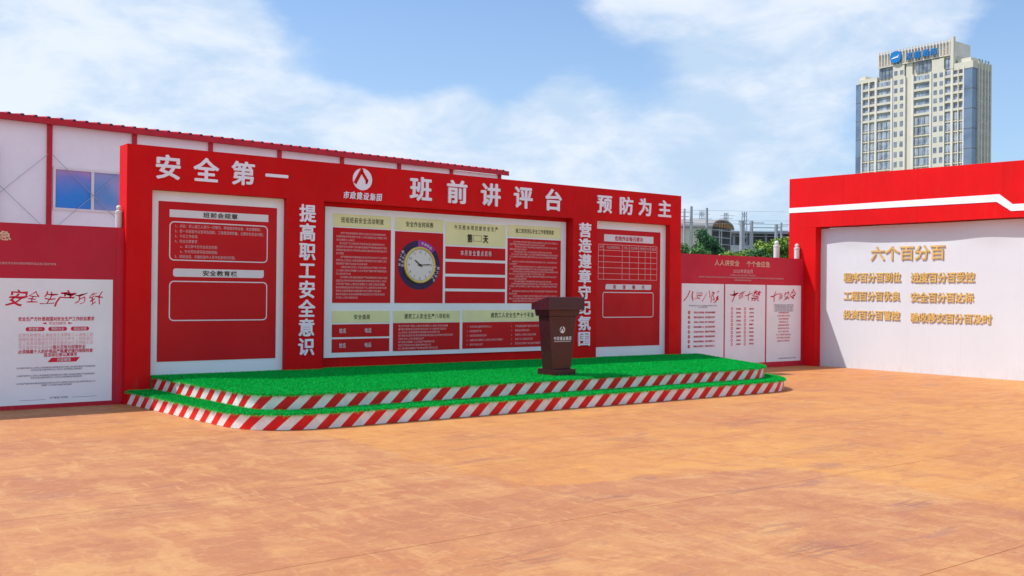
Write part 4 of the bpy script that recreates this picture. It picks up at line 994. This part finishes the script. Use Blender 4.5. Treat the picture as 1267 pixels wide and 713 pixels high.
# station canopy / elevated structure
VA = thing('station_canopy', 'long dark grey elevated platform canopy behind the poles', 'building', (155, 114, 0))
P0_, P1_ = Vector((148.5, 119.8, 0)), Vector((178, 96, 0)); dv_ = (P1_ - P0_).normalized(); LN = (P1_ - P0_).length; nv = Vector((dv_.y, -dv_.x, 0))
if nv.dot(Vector((CAMX, CAMY, 0)) - P0_) < 0: nv = -nv
def vp(a, b_, z): return tuple(P0_ + dv_ * a + nv * b_ + Vector((0, 0, z)))
def vbox(mb, a0, a1, b0, b1, z0, z1): mb.add([vp(a, b_, z) for z in (z0, z1) for a, b_ in ((a0, b0), (a1, b0), (a1, b1), (a0, b1))], [(3,2,1,0),(4,5,6,7),(0,1,5,4),(1,2,6,5),(2,3,7,6),(3,0,4,7)])
q = MB(); vbox(q, 0, LN, -8, 1, 13.65, 14.1); q.build('roof_slab', 'via', VA)
q = MB(); vbox(q, 0, LN, -8, -7.5, 9.0, 13.6); q.build('rear_wall', 'via', VA)
q = MB(); vbox(q, 0, LN, -8, .5, 7.5, 9.4); q.build('platform_deck', 'via_light', VA)
q = MB(); vbox(q, 0, LN, .5, .6, 10.0, 11.4); q.build('parapet', 'via_light', VA)
a = 1.0
while a < LN: q = MB(); vbox(q, a - .2, a + .2, -.2, .2, 0, 13.6); q.build('column', 'via', VA); a += 3.1
# poles
def pole(name, x, y, top_, rad, label, cat='utility pole', arms=(), lattice=False):
    P_ = thing(name, label, cat, (x, y, 0)); dirp = Vector((.79, -.61, 0))
    if lattice:
        s_ = rad
        for i, (dx, dy) in enumerate(((-s_, -s_), (s_, -s_), (s_, s_), (-s_, s_))):
            q = MB(); q.tube([(x + dx, y + dy, 0), (x + dx * .45, y + dy * .45, top_)], s_ * .11, 5); q.build('leg', 'steel_far', P_)
        q = MB(); z = 0
        while z < top_ - .3:
            k = 1 - .55 * z / top_; k2 = 1 - .55 * (z + 1.2) / top_
            for i, ((ax, ay), (bx, by)) in enumerate((((-1,-1),(1,-1)), ((1,-1),(1,1)), ((1,1),(-1,1)), ((-1,1),(-1,-1)))):
                q.tube([(x + ax*s_*k, y + ay*s_*k, z), (x + bx*s_*k2, y + by*s_*k2, min(z + 1.2, top_))], s_ * .06, 4)
            z += 1.2
        q.build('lattice', 'steel_far', P_)
    else:
        q = MB(); q.tube([(x, y, 0), (x, y, top_)], [rad, rad * .75], 8); q.build('shaft', 'pole', P_)
    for z, a0, a1 in arms:
        q = MB(); q.tube([tuple(Vector((x, y, z)) + dirp * a0), tuple(Vector((x, y, z)) + dirp * a1)], min(.035, rad * .25), 5); q.build('crossarm', 'steel_far', P_)
    return P_
pole('utility_pole', 62.35, 47.3, 9.2, .11, 'thin pole with small crossarms at the left end of the gap', arms=((8.9, -.5, .5), (8.5, -.4, .4), (8.0, .1, .8)))
pole('utility_pole', 62.82, 46.93, 9.41, .16, 'tallest concrete pole in front of the cream shed wall', arms=())
pole('utility_pole', 63.9, 46.1, 9.28, .15, 'concrete pole beside the shed gable corner', arms=((7.9, -.1, 1.0),))
pole('lattice_mast', 146.74, 121.1, 18.2, .6, 'faint lattice mast rising above the shed roof', 'mast', arms=((16.5, -2, 2), (17.4, -1.6, 1.6)), lattice=True)
pole('lattice_mast', 134.99, 104.92, 16.1, .5, 'short lattice mast just right of the shed gable', 'mast', arms=((15.6, -1, 1.5), (15.1, -1.2, 1.2)), lattice=True)
pole('lattice_mast', 129.64, 96.42, 15.5, .55, 'lattice mast behind the twin railway poles', 'mast', arms=((14.0, -1.0, 1.0),), lattice=True)
pole('catenary_pole', 58.48, 37.67, 7.44, .20, 'left thick railway catenary pole with short arm', 'railway pole', arms=((7.2, -.3, .8), (7.4, -.25, .25)))
pole('catenary_pole', 59.08, 37.2, 7.45, .17, 'right thick railway catenary pole with bracket arms', 'railway pole', arms=((7.3, -.2, 1.0), (6.6, 0, .7)))
pole('catenary_pole', 56.54, 32.85, 6.83, .17, 'catenary pole with long arms above the yellow green bush', 'railway pole', arms=((6.6, -1.9, .3), (6.25, -1.4, .2)))
pole('utility_pole', 93.63, 61.07, 10.2, .16, 'slim far pole at the right end of the gap', arms=((9.8, -.8, .8), (9.2, -.8, .8)))
pole('utility_pole', 97.5, 60.0, 10.6, .12, 'thinnest far pole next to the red wall edge', arms=((10.2, -.6, .6),))
# overhead wires
def wire(a, b_, sag, label, rad=.010):
    a, b_ = Vector(a), Vector(b_); q = MB(); q.tube([tuple(a.lerp(b_, i / 12) - Vector((0, 0, sag * 4 * (i/12) * (1 - i/12)))) for i in range(13)], rad, 4)
    tag(q.build('overhead_wire', 'steel_far'), label, 'wire', 'overhead wires crossing the gap')
wire((50, 47, 7.55), (72, 30, 7.45), .15, 'overhead wire level with the catenary pole tops'); wire((50, 47, 7.0), (72, 30, 6.9), .2, 'lower overhead wire below the catenary pole tops')
wire((50, 60, 9.7), (90, 30, 9.4), .3, 'high overhead wire above the shed roof'); wire((50, 60, 8.7), (90, 30, 8.9), .4, 'middle overhead wire crossing the shed gable')
wire((60, 60, 8.3), (90, 35, 8.0), .3, 'overhead wire just above the canopy roof'); wire((58.48, 37.67, 7.2), (75, 10, 7.2), .2, 'wire running right from the left catenary pole')

# trees
def tree(x, y, h, rw, rh, mat, label, seed, leaves=2600, ls=.11, name='tree', cat='tree'):
    rg = np.random.default_rng(seed); rd = random.Random(seed)
    T = thing(name, label, cat, (x, y, 0))
    q = MB(); q.tube([(x, y, 0), (x + .1, y, h * .35), (x, y + .1, h * .62), (x, y, h * .85)], [rw * .12, rw * .09, rw * .06, rw * .02], 8); tr = q.build('trunk', 'bark', T)
    cz = h - rh
    cl = []
    for i in range(40):
        v = Vector((rd.gauss(0, 1), rd.gauss(0, 1), rd.gauss(0, 1))).normalized() * rd.uniform(.35, .95)
        cl.append((x + v.x * rw * .85, y + v.y * rw * .85, cz + v.z * rh * .88, rw * rd.uniform(.26, .46)))
    q = MB()
    for c in cl[:9]: q.tube([(x, y, h * .45), tuple((Vector((x, y, h * .6)) + Vector(c[:3])) / 2), c[:3]], [rw * .05, rw * .03, rw * .012], 5)
    q.build('limb', 'bark', T)
    C_ = np.array(cl); idx = rg.integers(0, len(cl), leaves); d = rg.normal(0, 1, (leaves, 3)); d /= np.linalg.norm(d, axis=1)[:, None]
    P_ = C_[idx, :3] + d * (C_[idx, 3] * rg.uniform(.4, 1.1, leaves))[:, None] * np.array([1, 1, .75])
    a = rg.normal(0, 1, (leaves, 3)); a /= np.linalg.norm(a, axis=1)[:, None]; b_ = np.cross(a, d + rg.normal(0, .5, (leaves, 3))); b_ /= np.linalg.norm(b_, axis=1)[:, None]
    s_ = (ls * rg.uniform(.6, 1.3, leaves))[:, None]
    V = np.stack([P_ - a*s_, P_ - b_*s_*.55, P_ + a*s_, P_ + b_*s_*.55], 1).reshape(-1, 3) - np.array([x, y, 0])
    me = bpy.data.meshes.new('crown'); n = leaves; me.vertices.add(4*n); me.vertices.foreach_set('co', V.ravel()); me.loops.add(4*n); me.loops.foreach_set('vertex_index', np.arange(4*n, dtype=np.int32))
    me.polygons.add(n); me.polygons.foreach_set('loop_start', np.arange(0, 4*n, 4, dtype=np.int32)); me.update(calc_edges=True); me.materials.append(M[mat])
    o = bpy.data.objects.new('crown', me); COL.objects.link(o); o.parent = T
dtr = Vector((.745, .667)); 
def on_ray(px, D):     # a ground point lying in the direction of azimuth px (degrees) at distance D from the yard
    return CAMX + D * math.sin(R(px)), CAMY + D * math.cos(R(px))
TREES = [ # azimuth, distance, height, crown half width, crown half height, material, label
 (48.35, 66, 6.15, 1.2, 1.5, 'leaf_dark', 'dark green rounded tree in front of the shed gable', 6000),
 (46.9, 60, 4.75, 1.15, 1.2, 'leaf_mid', 'mid green bush at the left end of the gap beside the red board', 3600),
 (47.9, 52, 4.25, .7, .8, 'leaf_mid', 'low mid green bush below the dark rounded tree', 2600),
 (49.1, 70, 4.7, .95, .9, 'leaf_dark', 'small dark bush right of the dark rounded tree', 2600),
 (49.9, 62, 4.35, 1.1, .8, 'leaf_yellow', 'yellow green bush below the station canopy', 3600),
 (50.6, 66, 4.6, 1.1, .9, 'leaf_yellow', 'yellow green bush below the twin railway poles', 3600),
 (51.1, 58, 4.4, 1.0, .9, 'leaf_mid', 'mid green bush right of the twin railway poles', 3400),
 (51.6, 64, 5.35, 1.2, 1.3, 'leaf_yellow', 'taller yellow green bush left of the grey capped post', 4600),
 (52.2, 60, 5.15, 1.15, 1.2, 'leaf_yellow', 'yellow green bush directly behind the grey capped post', 4600),
 (52.9, 62, 5.1, 1.1, 1.3, 'leaf_dark', 'dark green tree beside the edge of the right red wall', 4400),
 (53.8, 66, 6.2, 1.6, 1.8, 'leaf_dark', 'dark tree hidden mostly behind the right red wall', 3000),
 (45.4, 64, 5.4, 1.5, 1.7, 'leaf_mid', 'green tree hidden behind the right end of the stage backdrop', 3000)]
for i, (az, D, h, rw, rh, mt_, lb, lv) in enumerate(TREES):
    x, y = on_ray(az, D); tree(x, y, h, rw, rh, mt_, lb, 100 + i, lv, .085, 'bush' if 'bush' in lb else 'tree', 'bush' if 'bush' in lb else 'tree')

bpy.data.objects.remove(_tob)
for o in list(COL.objects):        # printed matter: characters too small to pick apart singly
    if o.name.split('.')[0] in ('lettering', 'small_print', 'table_grid', 'numerals') and o.parent: o['kind'] = 'stuff'
